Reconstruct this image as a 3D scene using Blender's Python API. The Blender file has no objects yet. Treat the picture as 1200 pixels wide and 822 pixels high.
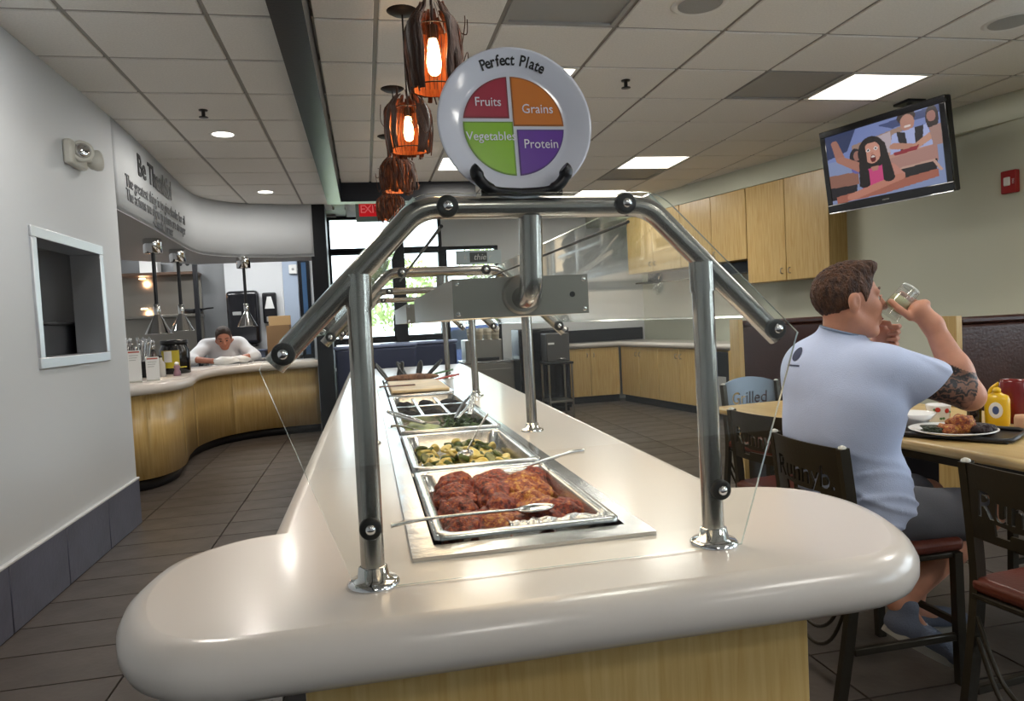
import bpy, bmesh, math, random
import numpy as np
from mathutils import Vector, Matrix, Euler, noise as mnoise
random.seed(7)
S = bpy.context.scene
COL = S.collection
PI = math.pi
R_ = math.radians

# ------------------------------------------------------------------ camera
def setup_camera():
    yaw, pit, rol, F = 0.198653503, -0.0427967684, -0.0506265831, 846.42798
    f = Vector((math.sin(yaw)*math.cos(pit), math.cos(yaw)*math.cos(pit), math.sin(pit)))
    rt = Vector((math.cos(yaw), -math.sin(yaw), 0)); up = rt.cross(f)
    r = rt*math.cos(rol) + up*math.sin(rol)
    u = -rt*math.sin(rol) + up*math.cos(rol)
    cd = bpy.data.cameras.new('camera'); co = bpy.data.objects.new('camera', cd); COL.objects.link(co)
    m = Matrix((r, u, -f)).transposed().to_4x4(); m.translation = (0, 0, 1.27)
    co.matrix_world = m
    cd.sensor_fit = 'HORIZONTAL'; cd.sensor_width = 36.0; cd.lens = F/1200*36.0
    cd.clip_start = .05; cd.clip_end = 300
    S.camera = co
setup_camera()

# ------------------------------------------------------------------ world, exposure
S.view_settings.view_transform = 'Standard'; S.view_settings.look = 'None'
S.view_settings.exposure = EXPOSURE = 0.0
S.view_settings.gamma = 1.0; S.view_settings.use_curve_mapping = False
w = bpy.data.worlds.new('overcast_sky'); S.world = w; w.use_nodes = True
bg = w.node_tree.nodes['Background']
bg.inputs['Color'].default_value = (.86, .93, 1, 1); bg.inputs['Strength'].default_value = 6.0
sl_ = bpy.data.lights.new('sun', 'SUN'); sl_.energy = 6.0; sl_.angle = R_(1.0); sl_.color = (1, .96, .9)
so_ = bpy.data.objects.new('sun', sl_); COL.objects.link(so_); so_.rotation_euler = (R_(6), R_(-44), 0)
TROFFER_W = 16.0      # watts of each ceiling panel lamp
DOWN_W = 12.0

# ------------------------------------------------------------------ helpers
def lin(c):
    if isinstance(c, str):
        c = [int(c[i:i+2], 16)/255 for i in (0, 2, 4)]
    return tuple(x/12.92 if x <= .04045 else ((x+.055)/1.055)**2.4 for x in c) + (1.0,)

def mat(name, col, rough=.5, metal=0.0, bump=0.0, bscale=40.0, var=0.0, vscale=6.0, stretch=(1,1,1),
        emit=None, estr=0.0, spec=.5, coat=0.0, trans=0.0, ior=1.45, rvar=0.0, col2=None):
    m = bpy.data.materials.new(name); m.use_nodes = True
    nt = m.node_tree; b = nt.nodes['Principled BSDF']
    c = lin(col); b.inputs['Base Color'].default_value = c
    b.inputs['Roughness'].default_value = rough; b.inputs['Metallic'].default_value = metal
    b.inputs['Specular IOR Level'].default_value = spec; b.inputs['Coat Weight'].default_value = coat
    b.inputs['Coat Roughness'].default_value = .12
    b.inputs['Transmission Weight'].default_value = trans; b.inputs['IOR'].default_value = ior
    if emit is not None:
        b.inputs['Emission Color'].default_value = lin(emit); b.inputs['Emission Strength'].default_value = estr
    if bump or var or rvar:
        tc = nt.nodes.new('ShaderNodeTexCoord'); mp = nt.nodes.new('ShaderNodeMapping')
        mp.inputs['Scale'].default_value = stretch
        nt.links.new(tc.outputs['Object'], mp.inputs['Vector'])
        if var or rvar:
            n = nt.nodes.new('ShaderNodeTexNoise'); n.inputs['Scale'].default_value = vscale
            n.inputs['Detail'].default_value = 5
            nt.links.new(mp.outputs[0], n.inputs['Vector'])
        if var:
            mx = nt.nodes.new('ShaderNodeMixRGB'); mx.blend_type = 'MIX'
            c2 = lin(col2) if col2 else tuple(x*(1-var) for x in c[:3]) + (1,)
            c1 = c if col2 else tuple(min(1, x*(1+var*.6)) for x in c[:3]) + (1,)
            mx.inputs[1].default_value = c1; mx.inputs[2].default_value = c2
            rp = nt.nodes.new('ShaderNodeValToRGB'); rp.color_ramp.elements[0].position = .35; rp.color_ramp.elements[1].position = .68
            nt.links.new(n.outputs['Fac'], rp.inputs[0]); nt.links.new(rp.outputs[0], mx.inputs[0])
            nt.links.new(mx.outputs[0], b.inputs['Base Color'])
        if rvar:
            mr = nt.nodes.new('ShaderNodeMapRange'); mr.inputs[3].default_value = max(0.02, rough-rvar); mr.inputs[4].default_value = rough+rvar
            nt.links.new(n.outputs['Fac'], mr.inputs[0]); nt.links.new(mr.outputs[0], b.inputs['Roughness'])
        if bump:
            n2 = nt.nodes.new('ShaderNodeTexNoise'); n2.inputs['Scale'].default_value = bscale; n2.inputs['Detail'].default_value = 4
            nt.links.new(mp.outputs[0], n2.inputs['Vector'])
            bp = nt.nodes.new('ShaderNodeBump'); bp.inputs['Strength'].default_value = bump; bp.inputs['Distance'].default_value = .02
            nt.links.new(n2.outputs['Fac'], bp.inputs['Height']); nt.links.new(bp.outputs[0], b.inputs['Normal'])
    return m

def glass_mat(name, tint=(1, 1, 1), refl=1.0, rough=0.0, haze=0.0):
    """thin pane: clear straight through, mirror by Fresnel, optional grey haze mixed in to lighten it"""
    m = bpy.data.materials.new(name); m.use_nodes = True; nt = m.node_tree
    for n in list(nt.nodes): nt.nodes.remove(n)
    o = nt.nodes.new('ShaderNodeOutputMaterial'); mix = nt.nodes.new('ShaderNodeMixShader')
    t = nt.nodes.new('ShaderNodeBsdfTransparent'); g = nt.nodes.new('ShaderNodeBsdfGlossy')
    t.inputs[0].default_value = (*tint, 1); g.inputs['Roughness'].default_value = rough
    fr = nt.nodes.new('ShaderNodeFresnel')
    geo = nt.nodes.new('ShaderNodeNewGeometry'); mi = nt.nodes.new('ShaderNodeMapRange')      # same mirror strength from both faces of the sheet
    mi.inputs['To Min'].default_value = 1.5; mi.inputs['To Max'].default_value = 1/1.5
    nt.links.new(geo.outputs['Backfacing'], mi.inputs['Value']); nt.links.new(mi.outputs['Result'], fr.inputs['IOR'])
    mu = nt.nodes.new('ShaderNodeMath'); mu.operation = 'MULTIPLY'; mu.inputs[1].default_value = refl
    nt.links.new(fr.outputs[0], mu.inputs[0]); nt.links.new(mu.outputs[0], mix.inputs[0])
    last = t.outputs[0]
    if haze:
        d = nt.nodes.new('ShaderNodeBsdfDiffuse'); d.inputs[0].default_value = (.8, .8, .8, 1)
        m2 = nt.nodes.new('ShaderNodeMixShader'); m2.inputs[0].default_value = haze
        nt.links.new(t.outputs[0], m2.inputs[1]); nt.links.new(d.outputs[0], m2.inputs[2]); last = m2.outputs[0]
    nt.links.new(last, mix.inputs[1]); nt.links.new(g.outputs[0], mix.inputs[2])
    nt.links.new(mix.outputs[0], o.inputs[0])
    return m

class MB:
    """collects shapes, builds one mesh object"""
    def __init__(s): s.v = []; s.f = []; s.m = []; s.sm = []; s.cm = 0
    def mi(s, i): s.cm = i; return s
    def add(s, vs, fs, smooth=False, M=None):
        o = len(s.v)
        for p in vs:
            s.v.append(tuple(M @ Vector(p)) if M is not None else tuple(p))
        for q in fs:
            s.f.append(tuple(i+o for i in q)); s.m.append(s.cm); s.sm.append(smooth)
        return s
    def box(s, x0, x1, y0, y1, z0, z1, M=None):
        v = [(x, y, z) for z in (z0, z1) for y in (y0, y1) for x in (x0, x1)]
        return s.add(v, [(0,2,3,1),(4,5,7,6),(0,1,5,4),(2,6,7,3),(0,4,6,2),(1,3,7,5)], False, M)
    def rbox(s, x0, x1, y0, y1, z0, z1, r=.01, seg=2, M=None):
        bm = bmesh.new(); bmesh.ops.create_cube(bm, size=1)
        for q in bm.verts:
            q.co = Vector(((x0+x1)/2+q.co.x*(x1-x0), (y0+y1)/2+q.co.y*(y1-y0), (z0+z1)/2+q.co.z*(z1-z0)))
        r = min(r, .49*min(x1-x0, y1-y0, z1-z0))
        bmesh.ops.bevel(bm, geom=list(bm.edges), offset=r, segments=seg, profile=.5, affect='EDGES')
        bm.verts.ensure_lookup_table(); bm.verts.index_update()
        big = [f for f in bm.faces if max(abs(c) for c in f.normal) > .999]; rest = [f for f in bm.faces if max(abs(c) for c in f.normal) <= .999]
        for f in big: s.add([q.co[:] for q in f.verts], [tuple(range(len(f.verts)))], False, M)
        s.add([q.co[:] for q in bm.verts], [tuple(q.index for q in f.verts) for f in rest], True, M); bm.free(); return s
    def bm(s, bm, smooth=True, M=None):
        bm.verts.ensure_lookup_table(); bm.verts.index_update()
        s.add([q.co[:] for q in bm.verts], [tuple(q.index for q in f.verts) for f in bm.faces], smooth, M); bm.free(); return s
    def prism(s, poly, z0, z1, M=None, smooth=False):
        n = len(poly)
        v = [(p[0], p[1], z0) for p in poly] + [(p[0], p[1], z1) for p in poly]
        f = [tuple(reversed(range(n))), tuple(range(n, 2*n))]
        s.add(v, f, False, M)
        o = len(s.v)-2*n
        for i in range(n):
            j = (i+1) % n
            s.f.append((o+i, o+j, o+n+j, o+n+i)); s.m.append(s.cm); s.sm.append(smooth)
        return s
    def lathe(s, prof, seg=24, M=None, cap=True, smooth=True):
        v = []; f = []
        for (r, z) in prof:
            for k in range(seg):
                a = 2*PI*k/seg; v.append((r*math.cos(a), r*math.sin(a), z))
        for i in range(len(prof)-1):
            for k in range(seg):
                k2 = (k+1) % seg
                f.append((i*seg+k, i*seg+k2, (i+1)*seg+k2, (i+1)*seg+k))
        s.add(v, f, smooth, M)
        if cap:
            s.add(v[:seg], [tuple(reversed(range(seg)))], False, M); s.add(v[-seg:], [tuple(range(seg))], False, M)
        return s
    def cyl(s, a, b, r, r2=None, seg=16, smooth=True):
        a = Vector(a); b = Vector(b); d = b-a; L = d.length
        M = Matrix.Translation(a) @ d.to_track_quat('Z', 'Y').to_matrix().to_4x4()
        r2 = r if r2 is None else r2
        return s.lathe([(r, 0), (r2, L)], seg, M, True, smooth)
    def tube(s, path, r, seg=12, closed=False, cap=True, rx=None):
        P = [Vector(p) for p in path]; n = len(P)
        rr = r if isinstance(r, (list, tuple)) else [r]*n
        prev = None; v = []; f = []
        for i in range(n):
            if closed: t = P[(i+1) % n]-P[i-1]
            else: t = P[min(i+1, n-1)]-P[max(i-1, 0)]
            t.normalize()
            if prev is None:
                ref = Vector((0, 0, 1)) if abs(t.z) < .9 else Vector((1, 0, 0))
                nrm = (ref - t*ref.dot(t)).normalized()
            else:
                nrm = (prev - t*prev.dot(t)).normalized()
            prev = nrm; bn = t.cross(nrm)
            for k in range(seg):
                a = 2*PI*k/seg
                v.append(P[i] + nrm*(math.cos(a)*rr[i]) + bn*(math.sin(a)*rr[i]*(rx or 1)))
        m = n if closed else n-1
        for i in range(m):
            j = (i+1) % n
            for k in range(seg):
                k2 = (k+1) % seg
                f.append((i*seg+k, i*seg+k2, j*seg+k2, j*seg+k))
        o = len(s.f)
        s.add(v, f, True)
        if cap and not closed:
            s.add(v[:seg], [tuple(reversed(range(seg)))]); s.add(v[-seg:], [tuple(range(seg))])
        return s
    def ell(s, c, r, seg=16, rings=10, M=None):
        v = [(c[0], c[1], c[2]-r[2])]; f = []
        for i in range(1, rings):
            t = PI*i/rings
            for k in range(seg):
                a = 2*PI*k/seg
                v.append((c[0]+r[0]*math.sin(t)*math.cos(a), c[1]+r[1]*math.sin(t)*math.sin(a), c[2]-r[2]*math.cos(t)))
        v.append((c[0], c[1], c[2]+r[2])); L = len(v)-1
        for k in range(seg):
            k2 = (k+1) % seg
            f.append((0, 1+k2, 1+k)); f.append((L, L-seg+k, L-seg+k2))
            for i in range(rings-2):
                a = 1+i*seg
                f.append((a+k, a+k2, a+seg+k2, a+seg+k))
        return s.add(v, f, True, M)
    def build(s, name, mats, parent=None, loc=None, rot=None):
        me = bpy.data.meshes.new(name); me.from_pydata(s.v, [], s.f); 
        if not isinstance(mats, (list, tuple)): mats = [mats]
        for m in mats: me.materials.append(m)
        me.polygons.foreach_set('material_index', s.m); me.polygons.foreach_set('use_smooth', s.sm)
        me.update()
        o = bpy.data.objects.new(name, me); COL.objects.link(o)
        if parent is not None: o.parent = parent
        if loc is not None: o.location = loc
        if rot is not None: o.rotation_euler = rot
        return o

def tag(o, label=None, cat=None, group=None, kind=None):
    if label: o['label'] = label
    if cat: o['category'] = cat
    if group: o['group'] = group
    if kind: o['kind'] = kind
    return o
def thing(name, label, cat, loc=(0,0,0), rot=(0,0,0), group=None):
    o = bpy.data.objects.new(name, None); COL.objects.link(o); o.empty_display_size = .1
    o.location = loc; o.rotation_euler = rot
    return tag(o, label, cat, group)
def dup(o, loc=None, rot=None, label=None, parent=None):
    c = o.copy(); COL.objects.link(c)
    if parent is not None: c.parent = parent
    for ch in list(o.children): dup(ch, parent=c)
    if loc is not None: c.location = loc
    if rot is not None: c.rotation_euler = rot
    if label: c['label'] = label
    return c
def struct(o): o['kind'] = 'structure'; return o
def link_mesh(name, me, parent=None, loc=(0,0,0), rot=(0,0,0), scale=None):
    o = bpy.data.objects.new(name, me); COL.objects.link(o)
    if parent is not None: o.parent = parent
    o.location = loc; o.rotation_euler = rot
    if scale: o.scale = scale
    return o
def text_obj(name, body, size, depth, m, M, parent=None, align='CENTER', shear=0.0, spacing=1.0, xs=1.0, off=0.0):
    cu = bpy.data.curves.new('text', 'FONT'); cu.body = body; cu.size = size; cu.extrude = depth
    cu.align_x = align; cu.align_y = 'CENTER'; cu.shear = shear; cu.space_character = spacing; cu.resolution_u = 3
    cu.offset = off
    to = bpy.data.objects.new('text', cu)
    COL.objects.link(to)
    dg = bpy.context.evaluated_depsgraph_get()
    me = bpy.data.meshes.new_from_object(to.evaluated_get(dg))
    bpy.data.objects.remove(to); bpy.data.curves.remove(cu)
    me.transform(Matrix.Diagonal((xs, 1, 1, 1))); me.transform(M)
    me.name = name; me.materials.clear(); me.materials.append(m)
    o = bpy.data.objects.new(name, me); COL.objects.link(o)
    if parent is not None: o.parent = parent
    return o
def frame_M(origin, xdir, ydir):
    """matrix whose x and y axes are the given directions"""
    x = Vector(xdir).normalized(); y = Vector(ydir); y = (y - x*y.dot(x)).normalized(); z = x.cross(y)
    m = Matrix((x, y, z)).transposed().to_4x4(); m.translation = Vector(origin); return m
def bez(pts, n=8):
    """Catmull-Rom through points"""
    P = [Vector(p) for p in pts]; out = []
    for i in range(len(P)-1):
        a = P[max(i-1, 0)]; b = P[i]; c = P[i+1]; d = P[min(i+2, len(P)-1)]
        for k in range(n):
            t = k/n
            out.append(.5*((2*b)+(c-a)*t+(2*a-5*b+4*c-d)*t*t+(3*b-3*c+d-a)*t**3))
    out.append(P[-1]); return out
def fillet(pts, r, n=8):
    """polyline with rounded corners"""
    P = [Vector(p) for p in pts]; out = [P[0]]
    for i in range(1, len(P)-1):
        a, b, c = P[i-1], P[i], P[i+1]
        u = (a-b).normalized(); v = (c-b).normalized(); ang = u.angle(v)
        d = min(r/math.tan(ang/2), .49*min((a-b).length, (c-b).length)); rr = d*math.tan(ang/2)
        bis = (u+v).normalized(); ctr = b + bis*(rr/math.sin(ang/2))
        p0 = b+u*d; p1 = b+v*d
        e0 = (p0-ctr); tot = e0.angle(p1-ctr); ax = e0.cross(p1-ctr).normalized()
        for k in range(n+1):
            out.append(ctr + Matrix.Rotation(tot*k/n, 3, ax) @ e0)
    out.append(P[-1]); return out

# ------------------------------------------------------------------ materials
def wood_mat(name, c1, c2, stretch, rough=.35, scale=3.0, coat=.2):
    m = bpy.data.materials.new(name); m.use_nodes = True; nt = m.node_tree; b = nt.nodes['Principled BSDF']
    tc = nt.nodes.new('ShaderNodeTexCoord'); mp = nt.nodes.new('ShaderNodeMapping'); mp.inputs['Scale'].default_value = stretch
    n = nt.nodes.new('ShaderNodeTexNoise'); n.inputs['Scale'].default_value = scale; n.inputs['Detail'].default_value = 8; n.inputs['Distortion'].default_value = .6
    n2 = nt.nodes.new('ShaderNodeTexNoise'); n2.inputs['Scale'].default_value = .9; n2.inputs['Detail'].default_value = 2
    r = nt.nodes.new('ShaderNodeValToRGB'); r.color_ramp.elements[0].color = lin(c1); r.color_ramp.elements[1].color = lin(c2)
    r.color_ramp.elements[0].position = .3; r.color_ramp.elements[1].position = .72
    nt.links.new(tc.outputs['Object'], mp.inputs[0]); nt.links.new(mp.outputs[0], n.inputs['Vector']); nt.links.new(n.outputs['Fac'], r.inputs[0])
    nt.links.new(tc.outputs['Object'], n2.inputs['Vector'])
    mx = nt.nodes.new('ShaderNodeMixRGB'); mx.blend_type = 'MULTIPLY'; mx.inputs[0].default_value = .35
    nt.links.new(r.outputs[0], mx.inputs[1]); nt.links.new(n2.outputs['Fac'], mx.inputs[2])
    nt.links.new(mx.outputs[0], b.inputs['Base Color'])
    b.inputs['Roughness'].default_value = rough; b.inputs['Coat Weight'].default_value = coat; b.inputs['Coat Roughness'].default_value = .25
    return m
M = {}
M['wall'] = mat('painted_wall', 'C4C8CC', .62, bump=.05, bscale=160)
M['wall_warm'] = mat('cream_painted_wall', 'C6C8B6', .62, bump=.05, bscale=160)
M['wall_white'] = mat('white_kitchen_wall', 'D6D8DA', .5)
M['ceil'] = mat('ceiling_tile_fibre', 'E6E4E0', .85, bump=.25, bscale=220, var=.05, vscale=90)
M['grid'] = mat('ceiling_grid_metal', '8E8B86', .5)
M['vent'] = mat('grey_vent_metal', 'A6A6A4', .5, bump=.5, bscale=400)
M['black_paint'] = mat('black_satin_paint', '1C1F27', .28, bump=.03, bscale=60)
M['black_frame'] = mat('black_window_frame', '101217', .45, spec=.25)
M['grout'] = mat('dark_grout', '2B2A2A', .9)
M['tile'] = mat('dark_floor_tile', '544C46', .38, bump=.06, bscale=30, var=.16, vscale=5, rvar=.08)
M['btile'] = mat('slate_blue_base_tile', '565868', .34, bump=.06, bscale=40, var=.14, vscale=6)
M['maple'] = wood_mat('maple_veneer', 'C9A35E', 'E0C284', (18, 18, 1.2))
M['maple_h'] = wood_mat('maple_table_wood', 'CBA86A', 'E2C68C', (14, 1.2, 14), rough=.3)
M['corian'] = mat('cream_solid_surface', 'D2CAC2', .26, coat=.2)
M['steel'] = mat('brushed_steel', 'A39F9A', .22, 1.0)
M['steel_pan'] = mat('steam_pan_steel', 'C2C2C2', .22, 1.0, bump=.08, bscale=14, rvar=.08)
M['steel_h'] = mat('satin_steel_sheet', '98938B', .3, 1.0, bump=.02, bscale=60, stretch=(1, 14, 1))
M['chrome'] = mat('polished_chrome', 'D8D8D8', .08, 1.0)
M['rubber'] = mat('black_rubber', '1B1B1B', .55)
M['black'] = mat('black_plastic', '16161A', .35)
M['glass'] = glass_mat('clear_glass', (.97, .985, .975), .9)
M['glass_edge'] = mat('glass_edge', 'CFE0DA', .15, trans=.6, spec=.8)
M['window_glass'] = glass_mat('window_glass', (.94, .97, .98), .8)
M['white_plastic'] = mat('white_plastic', 'E6E6E4', .35)
M['cream_plastic'] = mat('cream_plastic', 'C8C7BE', .4)
M['bronze'] = mat('dark_bronze_metal', '3A352C', .36, .55, bump=.03, bscale=80)
M['vinyl'] = mat('red_brown_vinyl', '5A2A1E', .38, bump=.08, bscale=90)
M['leather'] = mat('dark_brown_leather', '3C211A', .3, bump=.1, bscale=60, var=.15)
M['lamp'] = mat('white_lamp_diffuser', 'FFFFFF', .5, emit='FFF6E6', estr=5.0)
M['bulb'] = mat('glowing_bulb', 'FFFFFF', .5, emit='FFD698', estr=9.0)
M['twig'] = mat('dark_brown_twig', '4A2A17', .6, bump=.3, bscale=80, var=.3, vscale=30)
# ------------------------------------------------------------------ floor
H = 2.79
XL = -1.604
WR0 = Vector((4.15, 10.35)); WR1 = Vector((4.86, 4.43)); WRd = (WR1-WR0).normalized()      # right wall, 7 degrees off square
def wr(y):      # x of the right wall at depth y
    return WR0.x + (y-WR0.y)*(WRd.x/WRd.y)
YB = 10.35
fl = MB().box(-6, 7, -5.2, 14, -.12, -.012).build('floor', M['grout']); struct(fl)
def build_floor_tiles():
    pitch_x, pitch_y = .62, .31
    meshes = []
    for k in range(4):
        me_o = MB().box(-pitch_x/2+.004, pitch_x/2-.004, -pitch_y/2+.004, pitch_y/2-.004, -.011, 0)
        meshes.append(me_o)
    base = meshes[0].build('tile', M['tile'], fl)
    first = True; n = 0
    rows = []
    for j in range(-1, 34):
        y = .30 + j*pitch_y
        off = 0
        for i in range(-6, 12):
            x = -1.28 + off + i*pitch_x
            if x < -2.6 or x > wr(y)+.1: continue
            on_left = (x < -.25 and y > 2.2 and y < 10.2)
            on_right = (x > .9 and x < 5 and .9 < y < 10.3)
            if not (on_left or on_right): continue
            if x < XL-.2 and y < 5.2: continue
            rows.append((math.hypot(x, y), x, y))
    rows.sort()
    rest = MB()
    for q, (d, x, y) in enumerate(rows):
        if q < 295:
            if first: base.location = (x, y, 0); first = False
            else:
                o = base.copy(); COL.objects.link(o); o.location = (x, y, 0)
        else:
            rest.box(x-pitch_x/2+.004, x+pitch_x/2-.004, y-pitch_y/2+.004, y+pitch_y/2-.004, -.011, 0)
    if rest.v:
        o = rest.build('tile', M['tile'], fl); o['kind'] = 'stuff'
build_floor_tiles()

# ------------------------------------------------------------------ ceiling
SLAB = MB().box(-6, 7, -5.2, 10.5, H+.03, H+.15).build('ceiling', M['grid']); struct(SLAB)
XR = [.14+.622*i for i in range(-1, 10)]            # right field grid lines
XLG = [-1.604-.29, -1.27, -.65, -.31]               # left field grid lines
YG = [3.68+.59*k for k in range(-13, 12)]
LIGHTS = []                                          # (i, j) filled below
def build_ceiling():
    g = .012
    grid = MB()
    lamps = {(5, 1), (4, 5), (4, 8), (1, 5), (1, 1), (5, -3), (1, -3), (3, -7), (4, -11), (0, -9)}  # negative rows are unseen panels, added to supply light
    vents = {(1, -1), (4, 1), (4, 6)}
    cache = {}
    def tile(x0, x1, y0, y1):
        key = (round(x1-x0, 3), round(y1-y0, 3))
        w, d = x1-x0-2*g, y1-y0-2*g
        if key not in cache:
            b = MB().rbox(-w/2, w/2, -d/2, d/2, -.012, .018, .004, 1); b.sm = [False]*len(b.sm)
            o = b.build('ceiling_tile', M['ceil'], SLAB); cache[key] = o
        else:
            o = cache[key].copy(); COL.objects.link(o)
        o.location = ((x0+x1)/2, (y0+y1)/2, H)
    for j in range(len(YG)-1):
        y0, y1 = YG[j], YG[j+1]; k = j-13
        for i in range(len(XR)-1):
            x0, x1 = XR[i], XR[i+1]
            if i == 0: x0 = -.17
            lim = min(wr((y0+y1)/2)+.1, 6)
            if x0 > lim or y0 > 10.4: continue
            x1 = min(x1, lim)
            if (i-1, k) in lamps: LIGHTS.append((x0, x1, y0, y1)); continue
            if (i-1, k) in vents:
                VENTS.append((x0, x1, y0, y1)); continue
            tile(x0, x1, y0, min(y1, 10.4))
        for i in range(3):
            if y0 > 9: continue
            tile(XLG[i], XLG[i+1], y0, y1)
    for x in XR[1:]: grid.box(x-.011, x+.011, -4, 10.4, H-.004, H+.03)
    for x in XLG[1:3]: grid.box(x-.011, x+.011, -4, 9.3, H-.004, H+.03)
    for y in YG:
        grid.box(-1.9, -.3, y-.011, y+.011, H-.0045, H+.03); grid.box(-.17, wr(y)+.1, y-.011, y+.011, H-.0045, H+.03)
    grid.build('ceiling_grid', M['grid'], SLAB)
VENTS = []
build_ceiling()
LAB = {}
def light_label(x, y):
    if 3 < x < 4 and 4 < y < 5: return 'square fluorescent panel in the ceiling just above the television'
    if 2.5 < x and 6.4 < y < 7.4: return 'square fluorescent panel in the ceiling midway along the right side, behind the plate'
    if 2.5 < x and 8 < y: return 'farthest square fluorescent panel on the right, low behind the plate stand'
    if x < 2 and 6 < y < 8: return 'square fluorescent panel in the ceiling showing left of the plate rim'
    if x < 2 and 3.9 < y < 5: return 'square fluorescent panel partly hidden behind the upper right of the plate'
    return 'unseen square fluorescent panel added overhead, %s side of the room, %.0f m %s' % ('left' if x < 1 else 'centre' if x < 2.4 else 'right', abs(y), 'behind the camera' if y < 0 else 'ahead')
for (x0, x1, y0, y1) in LIGHTS:
    t = thing('ceiling_light', light_label((x0+x1)/2, (y0+y1)/2), 'light', ((x0+x1)/2, (y0+y1)/2, H), group='fluorescent ceiling panels')
    w, d = (x1-x0)/2-.012, (y1-y0)/2-.012
    f = MB()
    f.box(-w, w, -d, -d+.02, -.012, .02).box(-w, w, d-.02, d, -.012, .02).box(-w, -w+.02, -d+.02, d-.02, -.012, .02).box(w-.02, w, -d+.02, d-.02, -.012, .02)
    f.build('frame', M['white_plastic'], t)
    MB().box(-w+.02, w-.02, -d+.02, d-.02, .004, .02).build('diffuser', M['lamp'], t)
    ld = bpy.data.lights.new('panel_lamp', 'AREA'); ld.shape = 'RECTANGLE'; ld.size = 2*w-.06; ld.size_y = 2*d-.06; ld.energy = TROFFER_W; ld.color = (1, .965, .90)
    lo = bpy.data.objects.new('panel_lamp', ld); COL.objects.link(lo); lo.parent = t; lo.location = (0, 0, -.016)
vl = ['grey perforated vent panel at the top, right of the pendant lamps', 'grey perforated vent panel beside the fluorescent panel above the television', 'far grey vent panel behind the midway fluorescent panel']
for q, (x0, x1, y0, y1) in enumerate(VENTS):
    t = thing('ceiling_vent', vl[min(q, 2)] if len(VENTS) <= 3 else '', 'vent', ((x0+x1)/2, (y0+y1)/2, H), group='ceiling vents')
    w, d = (x1-x0)/2-.012, (y1-y0)/2-.012
    MB().box(-w, w, -d, d, -.002, .018).build('vent_plate', M['vent'], t)
    f = MB(); f.box(-w, w, -d, -d+.025, -.012, -.002).box(-w, w, d-.025, d, -.012, -.002).box(-w, -w+.025, -d+.025, d-.025, -.012, -.002).box(w-.025, w, -d+.025, d-.025, -.012, -.002)
    f.build('frame', M['vent'], t)
# dropped black beam along the room, and the cross fascia at its far end
struct(MB().box(-.312, -.172, -4, 7.9, 2.58, 2.83).build('trim_1', M['black_paint']))
struct(MB().box(-.172, 1.25, 7.75, 7.9, 2.58, 2.83).build('trim_2', M['black_paint']))

# ------------------------------------------------------------------ left wall with the pass-through opening
PY0, PY1, PZ0, PZ1 = 4.0, 4.99, 1.145, 1.857
wl = MB()
T = .16
wl.box(XL-T, XL, -4, PY0, 0, H+.03).box(XL-T, XL, PY1, 5.37, 0, H+.03).box(XL-T, XL, PY0, PY1, 0, PZ0).box(XL-T, XL, PY0, PY1, PZ1, H+.03)
wl = struct(wl.build('wall_left', M['wall']))
bl = struct(MB().box(XL-.01, XL+.012, -4, 5.36, 0, .30).build('baseboard_left', M['grout']))
bt = None
for k in range(15):
    y = 5.36-.31 - k*.62
    if bt is None: bt = MB().rbox(-.006, .008, -.306, .306, .002, .306, .003, 1).build('tile', M['btile'], bl); o = bt
    else: o = bt.copy(); COL.objects.link(o)
    o.location = (XL+.012, y, 0)
trim = MB().rbox(XL, XL+.022, -4, 5.365, .304, .318, .004).build('trim_3', M['wall_white']); struct(trim)
# niche behind the opening
ni = thing('pass_through_window', 'steel framed pass-through opening with a dark niche in the left wall', 'opening', (XL, 4.495, 1.5))
hw, hz = .495, .356
fr = MB(); b = .052; steel_fr = mat('pale_satin_steel', 'D6D8DC', .38, 1.0)
for (y0, y1, z0, z1) in ((-hw-.005, hw+.005, hz-b, hz+.005), (-hw-.005, hw+.005, -hz-.005, -hz+b), (-hw-.005, -hw+b, -hz+b, hz-b), (hw-b, hw+.005, -hz+b, hz-b)):
    q = MB().rbox(-.16, .014, y0, y1, z0, z1, .004); q.build('frame_bar', steel_fr, ni)
nb = mat('niche_grey', 'B4B4B6', .5)
q = MB().box(-.75, -.16, -hw-.1, hw+.1, hz, hz+.02).box(-.75, -.16, -hw-.1, hw+.1, -hz-.02, -hz).box(-.77, -.75, -hw-.1, hw+.1, -hz, hz).box(-.75, -.16, -hw-.12, -hw-.1, -hz, hz).box(-.75, -.16, hw+.1, hw+.12, -hz, hz)
q.build('niche', nb, ni)
MB().rbox(-.745, -.74, -.15, .2, -.2, .1, .002).build('access_panel', M['vent'], ni)
t = thing('dish_bin', 'black plastic dish bin standing inside the pass-through opening', 'bin', (XL-.37, 4.66, PZ0+.001))
q = MB(); q.box(-.18, .18, -.4, .4, 0, .01)
for (x0, x1, y0, y1) in ((-.18, .18, -.4, -.39), (-.18, .18, .39, .4), (-.18, -.17, -.39, .39), (.17, .18, -.39, .39)): q.box(x0, x1, y0, y1, .01, .23)
q.build('tub', M['black'], t)
q = MB(); q.tube([(-.19, -.41, .235), (.19, -.41, .235), (.19, .41, .235), (-.19, .41, .235)], .012, 8, True); q.build('rim', M['black'], t)
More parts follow.
